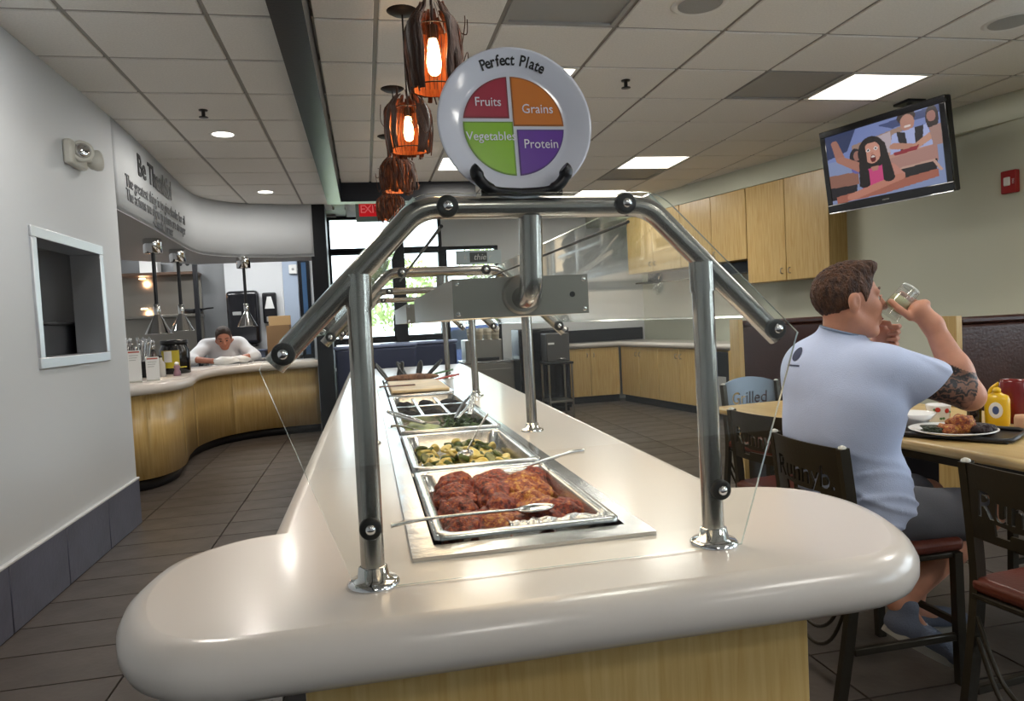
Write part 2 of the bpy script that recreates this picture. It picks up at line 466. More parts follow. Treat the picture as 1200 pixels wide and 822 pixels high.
# emergency light
t = thing('emergency_light', 'white two-headed emergency light on the left wall under the ceiling', 'light', (XL, 4.62, 2.345), (0, 0, 0))
MB().rbox(0, .05, -.12, .12, -.07, .07, .015).build('housing', M['cream_plastic'], t)
for s, dy in (('a', -.03), ('b', .19)):
    Mx = Matrix.Translation((.07, dy, .01)) @ Euler((0, R_(80), R_(-60 if dy < 0 else 40))).to_matrix().to_4x4()
    hd = MB().lathe([(.02, -.06), (.05, -.03), (.062, .0), (.062, .02), (.05, .022)], 20, Mx).build('lamp_head', M['cream_plastic'], t)
    MB().lathe([(.0, .0225), (.046, .0225), (.03, .034), (.001, .038)], 16, Mx, False).build('lens', M['chrome'], hd)
MB().cyl((.03, .08, 0), (.07, .19, 0), .018).build('arm', M['cream_plastic'], t)

# ------------------------------------------------------------------ curved header over the kitchen counter
HP = bez([(-1.604, 5.37, 0), (-1.64, 6.4, 0), (-1.70, 7.5, 0), (-1.72, 8.1, 0), (-1.66, 8.5, 0), (-1.40, 8.84, 0), (-1.0, 9.0, 0), (-.55, 9.05, 0)], 8)
def strip_wall(path, z0, z1, th, side):
    b = MB(); n = len(path); inn = []
    for i, p in enumerate(path):
        t = (path[min(i+1, n-1)]-path[max(i-1, 0)]).normalized(); inn.append(p + Vector((-t.y, t.x, 0))*th*side)
    v = []
    for p, q in zip(path, inn): v += [(p.x, p.y, z0), (p.x, p.y, z1), (q.x, q.y, z0), (q.x, q.y, z1)]
    f = []
    for i in range(n-1):
        a = 4*i; c = a+4
        f += [(a, c, c+1, a+1), (a+2, a+3, c+3, c+2), (a+1, c+1, c+3, a+3), (a, a+2, c+2, c)]
    f += [(0, 1, 3, 2), (4*n-4, 4*n-2, 4*n-1, 4*n-3)]
    b.add(v, f); b.sm = [True]*len(b.sm)
    return b
HZ = 2.156
struct(strip_wall(HP, HZ, H+.03, .12, 1).build('wall_header', M['wall']))
# soffit underside that joins header to the kitchen
sp = [(p.x, p.y) for p in HP] 
pol = sp + [(-.55, 9.6), (-2.0, 9.6), (-2.75, 8.6), (-2.75, 5.37)]
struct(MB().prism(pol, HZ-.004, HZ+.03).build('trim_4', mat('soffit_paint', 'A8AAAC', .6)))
# wall lettering
ML = mat('black_wall_lettering', '26282B', .5)
def wl_text(body, y, z, size, xs=1.0, m=ML):
    # runs along +y on the wall plane
    xoff = XL + .006 - (.036/1.03)*(max(0, y-5.37))
    return text_obj('lettering', body, size, .002, m, frame_M((xoff, y, z), (-.036, 1, 0), (0, 0, 1)), None, 'LEFT', xs=xs, off=.004 if size > .2 else 0)
tl = thing('wall_quote', 'black lettering reading Be Thankful with a quotation on the left wall above the kitchen', 'lettering', (0, 0, 0))
LG = mat('grey_wall_lettering', '55585C', .5)
for (body, y, z, s, xs, m) in (('Be Thankful', 5.98, 2.585, .235, 1.02, ML), ('The greatest thing is to give thanks for all', 5.62, 2.40, .13, .94, LG),
                         ('The actions we show in return are stronger', 5.62, 2.30, .13, .88, LG), ('-Chuck Turner', 6.35, 2.215, .12, 1.0, LG)):
    o = wl_text(body, y, z, s, xs, m); o.parent = tl; o['kind'] = 'stuff'

# ------------------------------------------------------------------ right wall, bulkhead, back wall
def plan_box(p, d, length, th, z0, z1, side=1):
    """box along direction d from p (2d), thickness th to the given side"""
    d = Vector(d).normalized(); n = Vector((-d.y, d.x))*side
    p = Vector(p)
    return [tuple(p), tuple(p+d*length), tuple(p+d*length+n*th), tuple(p+n*th)]
rw_ = MB()
def wall_piece(ya, yb, z0, z1): rw_.prism(plan_box((wr(ya), ya), WRd, (ya-yb)/-WRd.y, .15, 0, H, 1), z0, z1)
wall_piece(10.5, 2.6, 0, H+.03); wall_piece(2.6, -3.4, 0, .95); wall_piece(2.6, -3.4, 2.45, H+.03); wall_piece(-3.4, -4.2, 0, H+.03); wall_piece(.1, -.5, .95, 2.45)
struct(rw_.build('wall_right', M['wall_warm']))
# wedge shaped bulkhead over the wall cupboards
PB0 = Vector((4.866, 4.43)); PBd = Vector((-.256, .967)).normalized()
def pb(y): return PB0.x + (y-PB0.y)*PBd.x/PBd.y
struct(MB().prism([(pb(4.5), 4.5), (wr(4.5)+.02, 4.5), (wr(10.35)+.02, 10.35), (pb(10.35), 10.35)], 2.57, H+.03).build('trim_5', M['wall_warm']))
bw = MB()
WX0 = -.58
bw.box(1.95, 4.35, YB, YB+.15, 0, H+.03).box(1.14, 1.95, YB, YB+.15, 2.36, H+.03).box(1.14, 1.95, YB, YB+.15, 0, .55)
struct(bw.build('wall_back', M['wall_white']))
# black column between kitchen counter and windows
struct(MB().box(-.585, -.40, 9.06, 9.5, 0, H+.03).build('trim_6', M['black_frame']))
struct(MB().box(-.585, -.45, 9.5, YB+.15, 0, H+.03).build('trim_7', M['black_frame']))

# ------------------------------------------------------------------ storefront windows
def window(name, x0, x1, z0, z1, y=YB, bw=.045, label=None):
    t = bpy.data.objects.new(name, None); COL.objects.link(t); t.location = ((x0+x1)/2, y, z0); struct(t)
    w = (x1-x0)/2; h = z1-z0
    for (a, b2, c, d) in ((-w, w, 0, bw), (-w, w, h-bw, h), (-w, -w+bw, bw, h-bw), (w-bw, w, bw, h-bw)):
        MB().rbox(a, b2, 0, .1, c, d, .006, 1).build('frame_bar', M['black_frame'], t)
    MB().box(-w+bw, w-bw, .045, .053, bw, h-bw).build('pane', M['window_glass'], t)
    return t
for nm_, ya, yb in (('window_8', 2.6, .1), ('window_9', -.5, -3.4)):
    w_ = window(nm_, 0, (ya-yb)/-WRd.y, .95, 2.45, 0, .05); w_.location = (wr((ya+yb)/2), (ya+yb)/2, .95); w_.rotation_euler = (0, 0, math.atan2(WRd.y, WRd.x))
window('window_1', -.45, .50, 2.33, 2.82); window('window_2', .50, 1.14, 2.33, 2.82)
window('window_3', -.45, .50, 1.08, 2.33); window('window_4', .50, 1.14, 1.08, 2.33)
window('window_5', -.45, .50, 0, 1.08); window('window_6', .50, 1.14, 0, 1.08)
window('window_7', 1.14, 1.95, .55, 2.36)
struct(MB().rbox(.42, .60, YB-.06, YB+.14, 0, 2.82, .01).build('trim_8', M['black_frame']))
struct(MB().rbox(1.08, 1.2, YB-.04, YB+.14, 0, 2.34, .01).build('trim_9', M['black_frame']))
ex = thing('exit_sign', 'red exit sign hanging in front of the far window', 'sign', (.12, 8.6, 2.5))
MB().rbox(-.15, .15, 0, .04, -.01, .22, .006).build('housing', mat('exit_sign_green_grey', '6E7D78', .3), ex)
er = mat('exit_sign_red_face', 'B01A22', .3, emit='C81820', estr=.5)
MB().rbox(-.11, .145, -.006, 0, .05, .215, .003).build('face', er, ex)
em_ = mat('exit_letter_pale', 'E08080', .4, emit='F08080', estr=.25)
for k, ch in enumerate('EXIT'): text_obj('letter', ch, .13, .002, em_, frame_M((-.068+.058*k, -.0085, .13), (1, 0, 0), (0, 0, 1)), ex)
MB().cyl((0, .02, .22), (0, .02, .295), .012).build('stem', M['black'], ex)
# lettered strip across window_7
sg = thing('window_sign', 'pale window sign with slanted white lettering at the far end of the room', 'sign', (1.66, YB-.03, 2.19))
MB().rbox(-.33, .33, 0, .012, -.1, .1, .004).build('panel', mat('pale_sign_panel', 'C8D6DC', .3), sg)
MB().rbox(-.13, .12, -.008, 0, -.07, .07, .003).build('dark_patch', mat('sign_dark_patch', '4A4F52', .4), sg)
for ch, x in zip('kthier', (-.20, -.06, -.01, .035, .075, .16)): text_obj('letter', ch, .12, .002, M['white_plastic'], frame_M((x, -.011, 0), (1, 0, 0), (0, 0, 1)), sg, shear=.25)

# ------------------------------------------------------------------ wall behind the camera, daylight windows low on the right
YK = -4.0
struct(MB().box(-1.8, 6.2, YK-.15, YK, 0, H+.03).build('wall_front', M['wall']))
# ------------------------------------------------------------------ salad bar
ZC = .78
bar = thing('salad_bar', 'long salad bar with cream rounded top and maple base in mid room', 'counter', (0, 0, 0))
def bullnose(plan, z0, z1, r_seg=7, inset=None):
    """slab with a full round edge; plan is the outer outline (ccw)"""
    n = len(plan); h = (z1-z0)/2; zc = (z0+z1)/2
    P = [Vector((p[0], p[1])) for p in plan]; N = []
    for i in range(n):
        a = (P[i]-P[i-1]).normalized(); c = (P[(i+1) % n]-P[i]).normalized()
        na = Vector((a.y, -a.x)); nc = Vector((c.y, -c.x)); m = (na+nc)
        m = m/max(.3, m.dot(na)) if m.length > 1e-6 else na
        N.append(m)
    v = []; rows = 0
    for k in range(r_seg+1):
        ang = -PI/2 + PI*k/r_seg
        ins = h*(1-math.cos(ang)); z = zc + h*math.sin(ang)
        for p, m in zip(P, N):
            q = p - m*ins; v.append((q.x, q.y, z))
        rows += 1
    f = []
    for k in range(rows-1):
        for i in range(n):
            j = (i+1) % n
            f.append((k*n+i, k*n+j, (k+1)*n+j, (k+1)*n+i))
    b = MB(); b.add(v, f, True)
    b.f.append(tuple(range((rows-1)*n, rows*n))); b.m.append(0); b.sm.append(False)
    b.f.append(tuple(reversed(range(n)))); b.m.append(0); b.sm.append(False)
    return b
TH = .104
# near end slab: straight front edge, big round ends
lft = bez([(-.25, 1.168, 0), (-.33, 1.188, 0), (-.41, 1.255, 0), (-.462, 1.365, 0), (-.487, 1.50, 0), (-.472, 1.66, 0), (-.42, 1.76, 0), (-.33, 1.835, 0), (-.24, 1.86, 0)], 5)
rgt = bez([(.93, 1.86, 0), (1.06, 1.825, 0), (1.15, 1.74, 0), (1.185, 1.60, 0), (1.168, 1.45, 0), (1.115, 1.315, 0), (1.045, 1.225, 0), (.965, 1.180, 0), (.88, 1.168, 0)], 5)
plan = [(p.x, p.y) for p in lft][::-1] + [(p.x, p.y) for p in rgt][::-1]
# ccw order: front edge left->right, right end up, back edge right->left, left end down
plan = [(p.x, p.y) for p in rgt][::-1] + [(p.x, p.y) for p in lft][::-1]
bullnose(plan, ZC-TH, ZC).build('end_top', M['corian'], bar)
# long straight top, with an opening for the steam wells
WX0_, WX1_, WY0, WY1 = .085, .585, 1.50, 6.55
def xr(y): return .955 + (y-2.0)*.028
lt = bullnose([(-.262, 1.70), (.96, 1.70), (xr(8.5), 8.45), (xr(8.5)-.05, 8.55), (-.17, 8.55), (-.215, 8.5)], ZC-TH, ZC-.0008).build('counter_top', M['corian'], bar)
def cut(o, x0, x1, y0, y1):
    """rectangular hole for the wells"""
    c = MB().box(x0, x1, y0, y1, .4, 1.0).build('cutter', M['corian'])
    md = o.modifiers.new('hole', 'BOOLEAN'); md.operation = 'DIFFERENCE'; md.object = c; md.solver = 'EXACT'
    dg = bpy.context.evaluated_depsgraph_get()
    me = bpy.data.meshes.new_from_object(o.evaluated_get(dg))
    o.modifiers.clear(); o.data = me
    bpy.data.objects.remove(c)
cut(lt, WX0_, WX1_, WY0, WY1)
cut(bpy.data.objects['end_top'], WX0_, WX1_, WY0, WY1)
# base of maple panels on a dark plinth
seams = [(-.14, .845)]
for (a, b2) in seams: MB().rbox(a, b2, 1.30, 1.32, .10, ZC-TH, .002, 1).build('base_panel', M['maple'], bar)
for k in range(6):
    y0 = 1.325+k*1.19; y1 = min(y0+1.185, 8.45)
    MB().rbox(-.14, -.12, y0, y1, .10, ZC-TH, .002, 1).build('base_panel', M['maple'], bar)
    MB().rbox(.825, .845, y0, y1, .10, ZC-TH, .002, 1).build('base_panel', M['maple'], bar)
MB().box(-.12, .825, 1.32, 8.45, .1, .45).build('carcass', M['black'], bar)
MB().box(-.08, .79, 1.36, 8.4, 0, .1).build('plinth', M['black'], bar)
# steel well: flat flange and the sunk box
well = thing('steam_well', 'long stainless drop-in steam well let into the salad bar top', 'well', (0, 0, ZC))
q = MB()
fx0, fx1, fy0, fy1 = .068, .602, 1.483, 6.57
ix0, ix1, iy0, iy1 = .118, .556, 1.556, 6.50
for (a, b2, c, d) in ((fx0, fx1, fy0, iy0), (fx0, fx1, iy1, fy1), (fx0, ix0, iy0, iy1), (ix1, fx1, iy0, iy1)):
    q.box(a, b2, c, d, .0, .009)
q.build('flange', M['steel_pan'], well)
q = MB(); q.box(.095, .575, 1.52, 6.53, -.20, -.19)
for (a, b2, c, d) in ((.095, .1, 1.52, 6.53), (.57, .575, 1.52, 6.53), (.1, .57, 1.52, 1.525), (.1, .57, 6.525, 6.53)): q.box(a, b2, c, d, -.19, -.001)
q.build('basin', M['steel_pan'], well)
for y in (2.32, 3.13, 4.86, 5.95): MB().rbox(ix0, ix1, y-.035, y+.035, .0005, .0105, .002, 1).build('divider_bar', M['steel_pan'], well)

def steam_pan(name, label, x0, x1, y0, y1, depth, group='steam table pans'):
    t = thing(name, label, 'pan', ((x0+x1)/2, (y0+y1)/2, ZC+.010), group=group)
    w, d = (x1-x0)/2, (y1-y0)/2
    def rr(w, d, r, n=5):
        o = []
        for (sx, sy, a0) in ((1, 1, 0), (-1, 1, 90), (-1, -1, 180), (1, -1, 270)):
            for k in range(n+1):
                a = R_(a0+90*k/n); o.append((sx*(w-r)+r*math.cos(a), sy*(d-r)+r*math.sin(a)))
        return o
    rings = [(rr(w, d, .02), .000), (rr(w, d, .02), .010), (rr(w-.004, d-.004, .02), .013), (rr(w-.022, d-.022, .035), .012), (rr(w-.03, d-.03, .04), .004),
             (rr(w-.04, d-.042, .045), -depth+.02), (rr(w-.055, d-.057, .04), -depth)]
    b = MB(); n = len(rings[0][0]); v = []; f = []
    for pts, z in rings: v += [(p[0], p[1], z) for p in pts]
    for k in range(len(rings)-1):
        for i in range(n):
            j = (i+1) % n; f.append((k*n+i, k*n+j, (k+1)*n+j, (k+1)*n+i))
    b.add(v, f, True); b.f.append(tuple(range((len(rings)-1)*n, len(rings)*n))); b.m.append(0); b.sm.append(False)
    b.build('pan_body', M['steel_pan'], t)
    return t
pan1 = steam_pan('steam_pan', 'nearest steel steam pan, full of red seasoned chicken', .122, .552, 1.575, 2.29, .075)
pan2 = steam_pan('steam_pan', 'second steel steam pan, full of sliced zucchini', .122, .556, 2.345, 3.08, .07)
pan3 = steam_pan('steam_pan', 'third steel pan, split by bars into compartments with greens in front', .124, .574, 3.18, 4.80, .12)
pan4 = steam_pan('steam_pan', 'fourth steel pan, topped by a beige board', .128, .572, 4.92, 5.90, .1)
pan5 = steam_pan('steam_pan', 'farthest steel pan, with black handled tongs standing in it', .13, .572, 6.02, 6.49, .12)
# foil on the near pan
foil = mat('crumpled_foil', 'D0D0D0', .25, 1.0, bump=.8, bscale=60)
b = MB(); nx, ny = 26, 6
for j in range(ny):
    for i in range(nx):
        x = .30+.235*i/(nx-1); y = 1.600+.05*j/(ny-1)
        b.v.append((x, y, ZC+.017+.012*(mnoise.noise((x*60, y*60, 2))+.5)*(1 if 0 < j < ny-1 else .4) - (.025*max(0, j-3))))
for j in range(ny-1):
    for i in range(nx-1):
        a = j*nx+i; b.f.append((a, a+1, a+nx+1, a+nx)); b.m.append(0); b.sm.append(False)
tag(b.build('foil_scrap', foil), 'crumpled foil lining on the near rim of the chicken pan', 'foil')

# ------------------------------------------------------------------ food: chicken
chk = bpy.data.materials.new('red_seasoned_chicken'); chk.use_nodes = True
def food_mat(m, cols, pos, scale, bumpscale, bump=1.0, rough=.35, coat=.3):
    nt = m.node_tree; b = nt.nodes['Principled BSDF']
    tc = nt.nodes.new('ShaderNodeTexCoord')
    n = nt.nodes.new('ShaderNodeTexNoise'); n.inputs['Scale'].default_value = scale; n.inputs['Detail'].default_value = 10; n.inputs['Roughness'].default_value = .7
    r = nt.nodes.new('ShaderNodeValToRGB')
    while len(r.color_ramp.elements) < len(cols): r.color_ramp.elements.new(.5)
    for e, c, p in zip(r.color_ramp.elements, cols, pos): e.color = lin(c); e.position = p
    nt.links.new(tc.outputs['Object'], n.inputs['Vector']); nt.links.new(n.outputs['Fac'], r.inputs[0]); nt.links.new(r.outputs[0], b.inputs['Base Color'])
    n2 = nt.nodes.new('ShaderNodeTexNoise'); n2.inputs['Scale'].default_value = bumpscale; n2.inputs['Detail'].default_value = 6
    bp = nt.nodes.new('ShaderNodeBump'); bp.inputs['Strength'].default_value = bump; bp.inputs['Distance'].default_value = .006
    nt.links.new(tc.outputs['Object'], n2.inputs['Vector']); nt.links.new(n2.outputs['Fac'], bp.inputs['Height']); nt.links.new(bp.outputs[0], b.inputs['Normal'])
    b.inputs['Roughness'].default_value = rough; b.inputs['Coat Weight'].default_value = coat
    return m
food_mat(chk, ['1C0804', '561408', '86280E', 'B4631F', 'D2A858'], [.34, .43, .54, .63, .72], 75, 260, 1.0, .5, .08)
chk2 = bpy.data.materials.new('golden_chicken'); chk2.use_nodes = True
food_mat(chk2, ['2A0E06', '6A2410', '98481A', 'BE8838', 'D8B868'], [.30, .40, .5, .6, .72], 75, 260, 1.0, .5, .08)
sauce = mat('brown_pan_juice', '4A1E10', .12, var=.3, vscale=30, coat=.6)
MB().rbox(.165, .51, 1.62, 2.245, ZC-.060, ZC-.032, .004, 1).build('pan_juice', sauce).parent = None
o = bpy.data.objects['pan_juice']; tag(o, 'dark red cooking juice in the chicken pan', 'sauce', kind='stuff')
def lump(rx, ry, rz, seed, amp=.16, seg=26, rings=16, fr=2.2):
    b = MB(); b.ell((0, 0, 0), (1, 1, 1), seg, rings)
    out = []
    for p in b.v:
        v = Vector(p); n = mnoise.noise(v*fr*.6+Vector((seed*7.1, seed, 0)))*amp*1.6 + mnoise.noise(v*fr*2.6+Vector((seed, 3, 9)))*amp*.5 + mnoise.noise(v*9+Vector((seed, 3, 1)))*amp*.22
        v = v*(1+n); out.append((v.x*rx, v.y*ry, v.z*rz))
    b.v = out; return b
def rough_lump(rx, ry, rz, seed, seg=54, rings=32):
    b = MB(); b.ell((0, 0, 0), (1, 1, 1), seg, rings); out = []
    for p in b.v:
        v = Vector(p); o1 = Vector((seed*7.1, seed*1.3, 0))
        n = mnoise.noise(v*1.3+o1)*.34 + mnoise.noise(v*3.2+o1)*.15 + abs(mnoise.noise(v*7+o1))*.09 + mnoise.noise(v*17+o1)*.055 + mnoise.noise(v*34+o1)*.03
        v = v*(1+n); out.append((v.x*rx, v.y*ry, v.z*rz))
    b.v = out; return b
crng = random.Random(3)
spots = [(.205, 1.70, .0), (.30, 1.685, .5), (.395, 1.70, -.4), (.215, 1.86, .3), (.315, 1.83, -.3), (.41, 1.86, .2), (.475, 1.78, 1.2), (.225, 2.04, .4), (.325, 2.00, 0), (.43, 2.03, .7), (.24, 2.17, -.2), (.36, 2.17, .3), (.47, 2.16, -.3)]
names = ['in the near left corner under the spoon handle', 'at the middle of the near row', 'by the spoon bowl in the near row', 'on the left in the second row', 'in the middle of the second row', 'right of the spoon bowl', 'at the near right edge by the foil', 'on the left of the third row', 'in the middle of the third row', 'on the right of the third row', 'in the far left corner', 'in the middle of the far row', 'in the far right corner under the spatula']
for q, ((x, y, a), nm) in enumerate(zip(spots, names)):
    b = rough_lump(.054+.010*crng.random(), .080+.016*crng.random(), .036+.012*crng.random(), q+1)
    o = b.build('chicken_piece', chk2 if q in (1, 5, 9) else chk, None, (x, y, ZC-.022+.012*crng.random()), (crng.uniform(-.2, .2), crng.uniform(-.2, .2), a))
    tag(o, ('golden brown' if q in (1, 5, 9) else 'red seasoned') + ' chicken piece ' + nm + ' of the pan', 'chicken', 'chicken pieces in the nearest pan')
# zucchini: pale yellow and green slices
ysq = mat('yellow_squash', 'E3D48C', .35, bump=.2, bscale=80, var=.25, vscale=40, col2='D2B55A'); grn = mat('zucchini_skin', '4C5A22', .35, var=.3, vscale=50); gcut = mat('cooked_zucchini', '7C7A34', .35, var=.35, vscale=50)
MB().rbox(.175, .505, 2.41, 3.02, ZC-.055, ZC-.035, .004, 1).build('pan_broth', mat('green_broth', '6A6530', .15, coat=.5)); tag(bpy.data.objects['pan_broth'], 'greenish broth under the zucchini slices', 'broth', kind='stuff')
def slice_mesh(name, r, t, mats, sh):
    b = MB(); b.lathe([(r*.86, -t/2), (r, -t/2+.001), (r, t/2-.001), (r*.86, t/2)], 14, None, False)
    n0 = len(b.f); b.mi(1); b.add([(r*.86*math.cos(2*PI*k/14), r*.86*math.sin(2*PI*k/14), t/2) for k in range(14)], [tuple(range(14))]); b.add([(r*.86*math.cos(2*PI*k/14), r*.86*math.sin(2*PI*k/14), -t/2) for k in range(14)], [tuple(reversed(range(14)))])
    b.v = [(x*sh, y, z+.004*math.sin(40*x)) for x, y, z in b.v]
    return b.build(name, mats)
zrng = random.Random(11)
protos = [slice_mesh('squash_slice', .027, .011, [ysq, ysq], 1.0), slice_mesh('squash_slice', .024, .013, [ysq, ysq], .75), slice_mesh('zucchini_slice', .026, .012, [grn, gcut], 1.0), slice_mesh('zucchini_slice', .022, .02, [grn, gcut], .8)]
used = set(); n = 0
while n < 96:
    x = zrng.uniform(.185, .485); y = zrng.uniform(2.42, 2.99); k = zrng.choice([0, 0, 1, 2, 3, 2])
    z = ZC-.035 + .035*zrng.random()*(1-abs(x-.33)/.25)
    if k in used: o = protos[k].copy(); COL.objects.link(o)
    else: o = protos[k]; used.add(k)
    o.location = (x, y, z); o.rotation_euler = (zrng.uniform(-.8, .8), zrng.uniform(-.8, .8), zrng.uniform(0, 6.3))
    if k < 2: tag(o, 'pale yellow squash slice in the second steam pan', 'vegetable', 'yellow squash slices in the second pan')
    else: tag(o, 'green skinned cooked zucchini slice in the second steam pan', 'vegetable', 'zucchini slices in the second pan')
    n += 1
# third pan: compartments
def child_box(parent, name, x0, x1, y0, y1, z0, z1, m, r=.003):
    px, py, pz = parent.location
    return MB().rbox(x0-px, x1-px, y0-py, y1-py, z0-pz, z1-pz, r, 1).build(name, m, parent)
for (x0, x1, y0, y1) in ((.15, .55, 3.80, 3.84), (.265, .285, 3.84, 4.74), (.405, .425, 3.84, 4.74), (.15, .55, 4.28, 4.31)):
    child_box(pan3, 'divider', x0, x1, y0, y1, ZC-.03, ZC+.008, M['steel_pan'])
leaf = mat('dark_green_leaf', '2E4A1C', .4, var=.4, vscale=40); pale = mat('pale_chopped_celery', '8E9A58', .45, bump=.6, bscale=90, var=.3, vscale=60, col2='6C7A3C'); dark = mat('dark_beans', '140D0A', .7, bump=.8, bscale=120, spec=.1)
b = lump(.10, .24, .03, 21, .2, 30, 12, 4); tag(b.build('chopped_celery', pale, None, (.235, 3.50, ZC-.03)), 'pale chopped celery in the front left of the third pan', 'vegetable', kind='stuff')
b = MB(); lr = random.Random(5)
for k in range(330):
    x = lr.gauss(.44, .05); y = lr.uniform(3.27, 3.76); x = min(.53, max(.33, x)); z = ZC-.045+.05*lr.random()
    Mx = Matrix.Translation((x, y, z)) @ Euler((lr.uniform(-1, 1), lr.uniform(-1, 1), lr.uniform(0, 6.3))).to_matrix().to_4x4()
    L = lr.uniform(.012, .026); W = L*.4
    b.add([(-L, 0, 0), (-L*.3, W, .003), (L*.6, W*.7, .004), (L, 0, 0), (L*.6, -W*.7, .004), (-L*.3, -W, .003)], [(0, 5, 2, 1), (5, 4, 3, 2)] if False else [(0, 5, 4, 3, 2, 1)], True, Mx)
tag(b.build('salad_leaves', leaf), 'dark green chopped leaves in the front right of the third pan', 'greens', kind='stuff')
nm3 = ['front left', 'front middle', 'front right', 'back left', 'back middle', 'back right']
for k, (x, y) in enumerate(((.21, 4.05), (.345, 4.05), (.485, 4.05), (.21, 4.53), (.345, 4.53), (.485, 4.53))):
    tag(lump(.055, .17, .03, 30+k, .2, 20, 10, 4).build('dark_topping', dark, None, (x, y, ZC-.022)), 'dark topping heaped in the %s small compartment of the third pan' % nm3[k], 'topping', 'dark toppings in the third pan', 'stuff')
# beige board and knife-like spatula, roll behind it
tag(MB().rbox(.15, .55, 4.97, 5.85, ZC+.0235, ZC+.045, .008).build('cutting_board', mat('beige_flat_bread', 'DDBE90', .5, var=.2, vscale=8)), 'beige flat board lying over the fourth pan', 'board')
b = lump(.225, .05, .032, 51, .08, 26, 12, 5); tag(b.build('bread_loaf', mat('brown_crust', '9A6A48', .5, bump=.5, bscale=60, var=.5, vscale=25, col2='5A3422'), None, (.36, 6.10, ZC+.046)), 'long brown crusted loaf lying across the far pan edge', 'bread')

# ------------------------------------------------------------------ serving tools
def spoon(name, label, p_bowl, p_end, m=M['steel_pan'], bowl=(.034, .048, .014), hw=.009, rot=0, bm=None, group='serving tools'):
    a = Vector(p_bowl); e = Vector(p_end); d = (e-a)
    t = thing(name, label, 'utensil', a, group=group)
    up = Vector((0, 0, 1)); 
    Mx = frame_M((0, 0, 0), d.cross(up), d) 
    b = MB(); pr = []
    N = 10
    v = []; f = []
    for i in range(6):
        t_ = PI/2*i/5
        for k in range(18):
            an = 2*PI*k/18; v.append((bowl[0]*math.sin(t_)*math.cos(an), bowl[1]*math.sin(t_)*math.sin(an), -bowl[2]*math.cos(t_)))
    for i in range(5):
        for k in range(18): f.append((i*18+k, i*18+(k+1) % 18, (i+1)*18+(k+1) % 18, (i+1)*18+k))
    b.add(v, f, True, Mx); ob = b.build('bowl', bm or m, t)
    sd = ob.modifiers.new('thick', 'SOLIDIFY'); sd.thickness = .002
    L = d.length; pts = [Mx @ Vector((0, bowl[1]*.95, 0)), Mx @ Vector((0, L*.4, .006)), Mx @ Vector((0, L*.8, .012)), Mx @ Vector((0, L, .008))]
    MB().tube(bez(pts, 5), [hw*.55]*4+[hw*.6]*6+[hw*.8]*5+[hw], 10, rx=.5).build('handle', m, t)
    return t
spoon('serving_spoon', 'long handled serving spoon lying across the near edge of the chicken pan', (.375, 1.675, ZC+.038), (.03, 1.585, ZC+.045), bowl=(.03, .05, .016), hw=.006)
spoon('serving_spatula', 'steel spatula with its handle over the right rim of the chicken pan', (.425, 2.18, ZC+.025), (.67, 2.235, ZC+.045), bowl=(.03, .045, .006), hw=.009)
spoon('serving_spoon', 'steel spoon scooping into the zucchini pan', (.335, 2.63, ZC+.008), (.50, 3.09, ZC+.075), bowl=(.03, .042, .015), hw=.008)
spoon('serving_spoon', 'steel spoon handle over the far left corner of the zucchini pan', (.20, 3.33, ZC+.01), (.085, 3.13, ZC+.05), bowl=(.02, .03, .012), hw=.008)
def tongs(name, label, tip, end, gap, m, m2=None, group='serving tools', r=.006):
    tip = Vector(tip); end = Vector(end); d = end-tip; t = thing(name, label, 'utensil', tip, group=group)
    s = d.cross(Vector((0, 0, 1))).normalized()
    for k in (-1, 1):
        pts = [s*(k*.004), d*.35+s*(k*gap*.7), d*.7+s*(k*gap*.8), d*.95+s*(k*gap*.35), d]
        MB().tube(bez(pts, 6), r, 10, rx=1.6).build('arm', (m2 or m) if k > 0 else m, t)
    MB().ell(tuple(d), (r*1.6, r*1.6, r*1.6), 10, 8).build('hinge', m, t)
    return t
tongs('salad_tongs', 'black and steel tongs resting in the leafy greens of the third pan', (.41, 3.50, ZC+.02), (.56, 3.98, ZC+.075), .022, M['black'], M['steel_pan'])
tongs('salad_tongs', 'steel tongs sticking out over the left edge of the third pan', (.25, 3.42, ZC+.02), (.09, 3.70, ZC+.055), .022, M['steel_pan'])
tongs('salad_tongs', 'short steel tongs standing over the right rim of the third pan', (.49, 3.60, ZC+.02), (.575, 4.0, ZC+.095), .010, M['steel_pan'])
tongs('salad_tongs', 'red handled tongs arching over the right side of the far pan', (.53, 5.75, ZC+.045), (.735, 5.95, ZC+.06), .02, mat('red_handle', 'A8362A', .4))
tongs('salad_tongs', 'green handled tongs arching over the right side of the far pan', (.49, 6.15, ZC+.05), (.73, 6.35, ZC+.075), .012, mat('green_handle', '3E6A3A', .4))
tongs('salad_tongs', 'brown handled server reaching over the left rim of the beige board', (.33, 5.30, ZC+.052), (.08, 5.22, ZC+.058), .006, mat('brown_handle', '6A3A2A', .4), r=.005)
pk = ['leftmost', 'second from the left', 'middle', 'second from the right', 'rightmost']
for k, (x, dx) in enumerate(((.17, -.10), (.25, .05), (.33, -.07), (.42, .04), (.48, .16))):
    tongs('salad_tongs', 'black handled tongs standing in the farthest pan, %s of five' % pk[k], (x, 6.25, ZC+.02), (x+dx, 6.38, ZC+.16), .016, M['black'], r=.009)

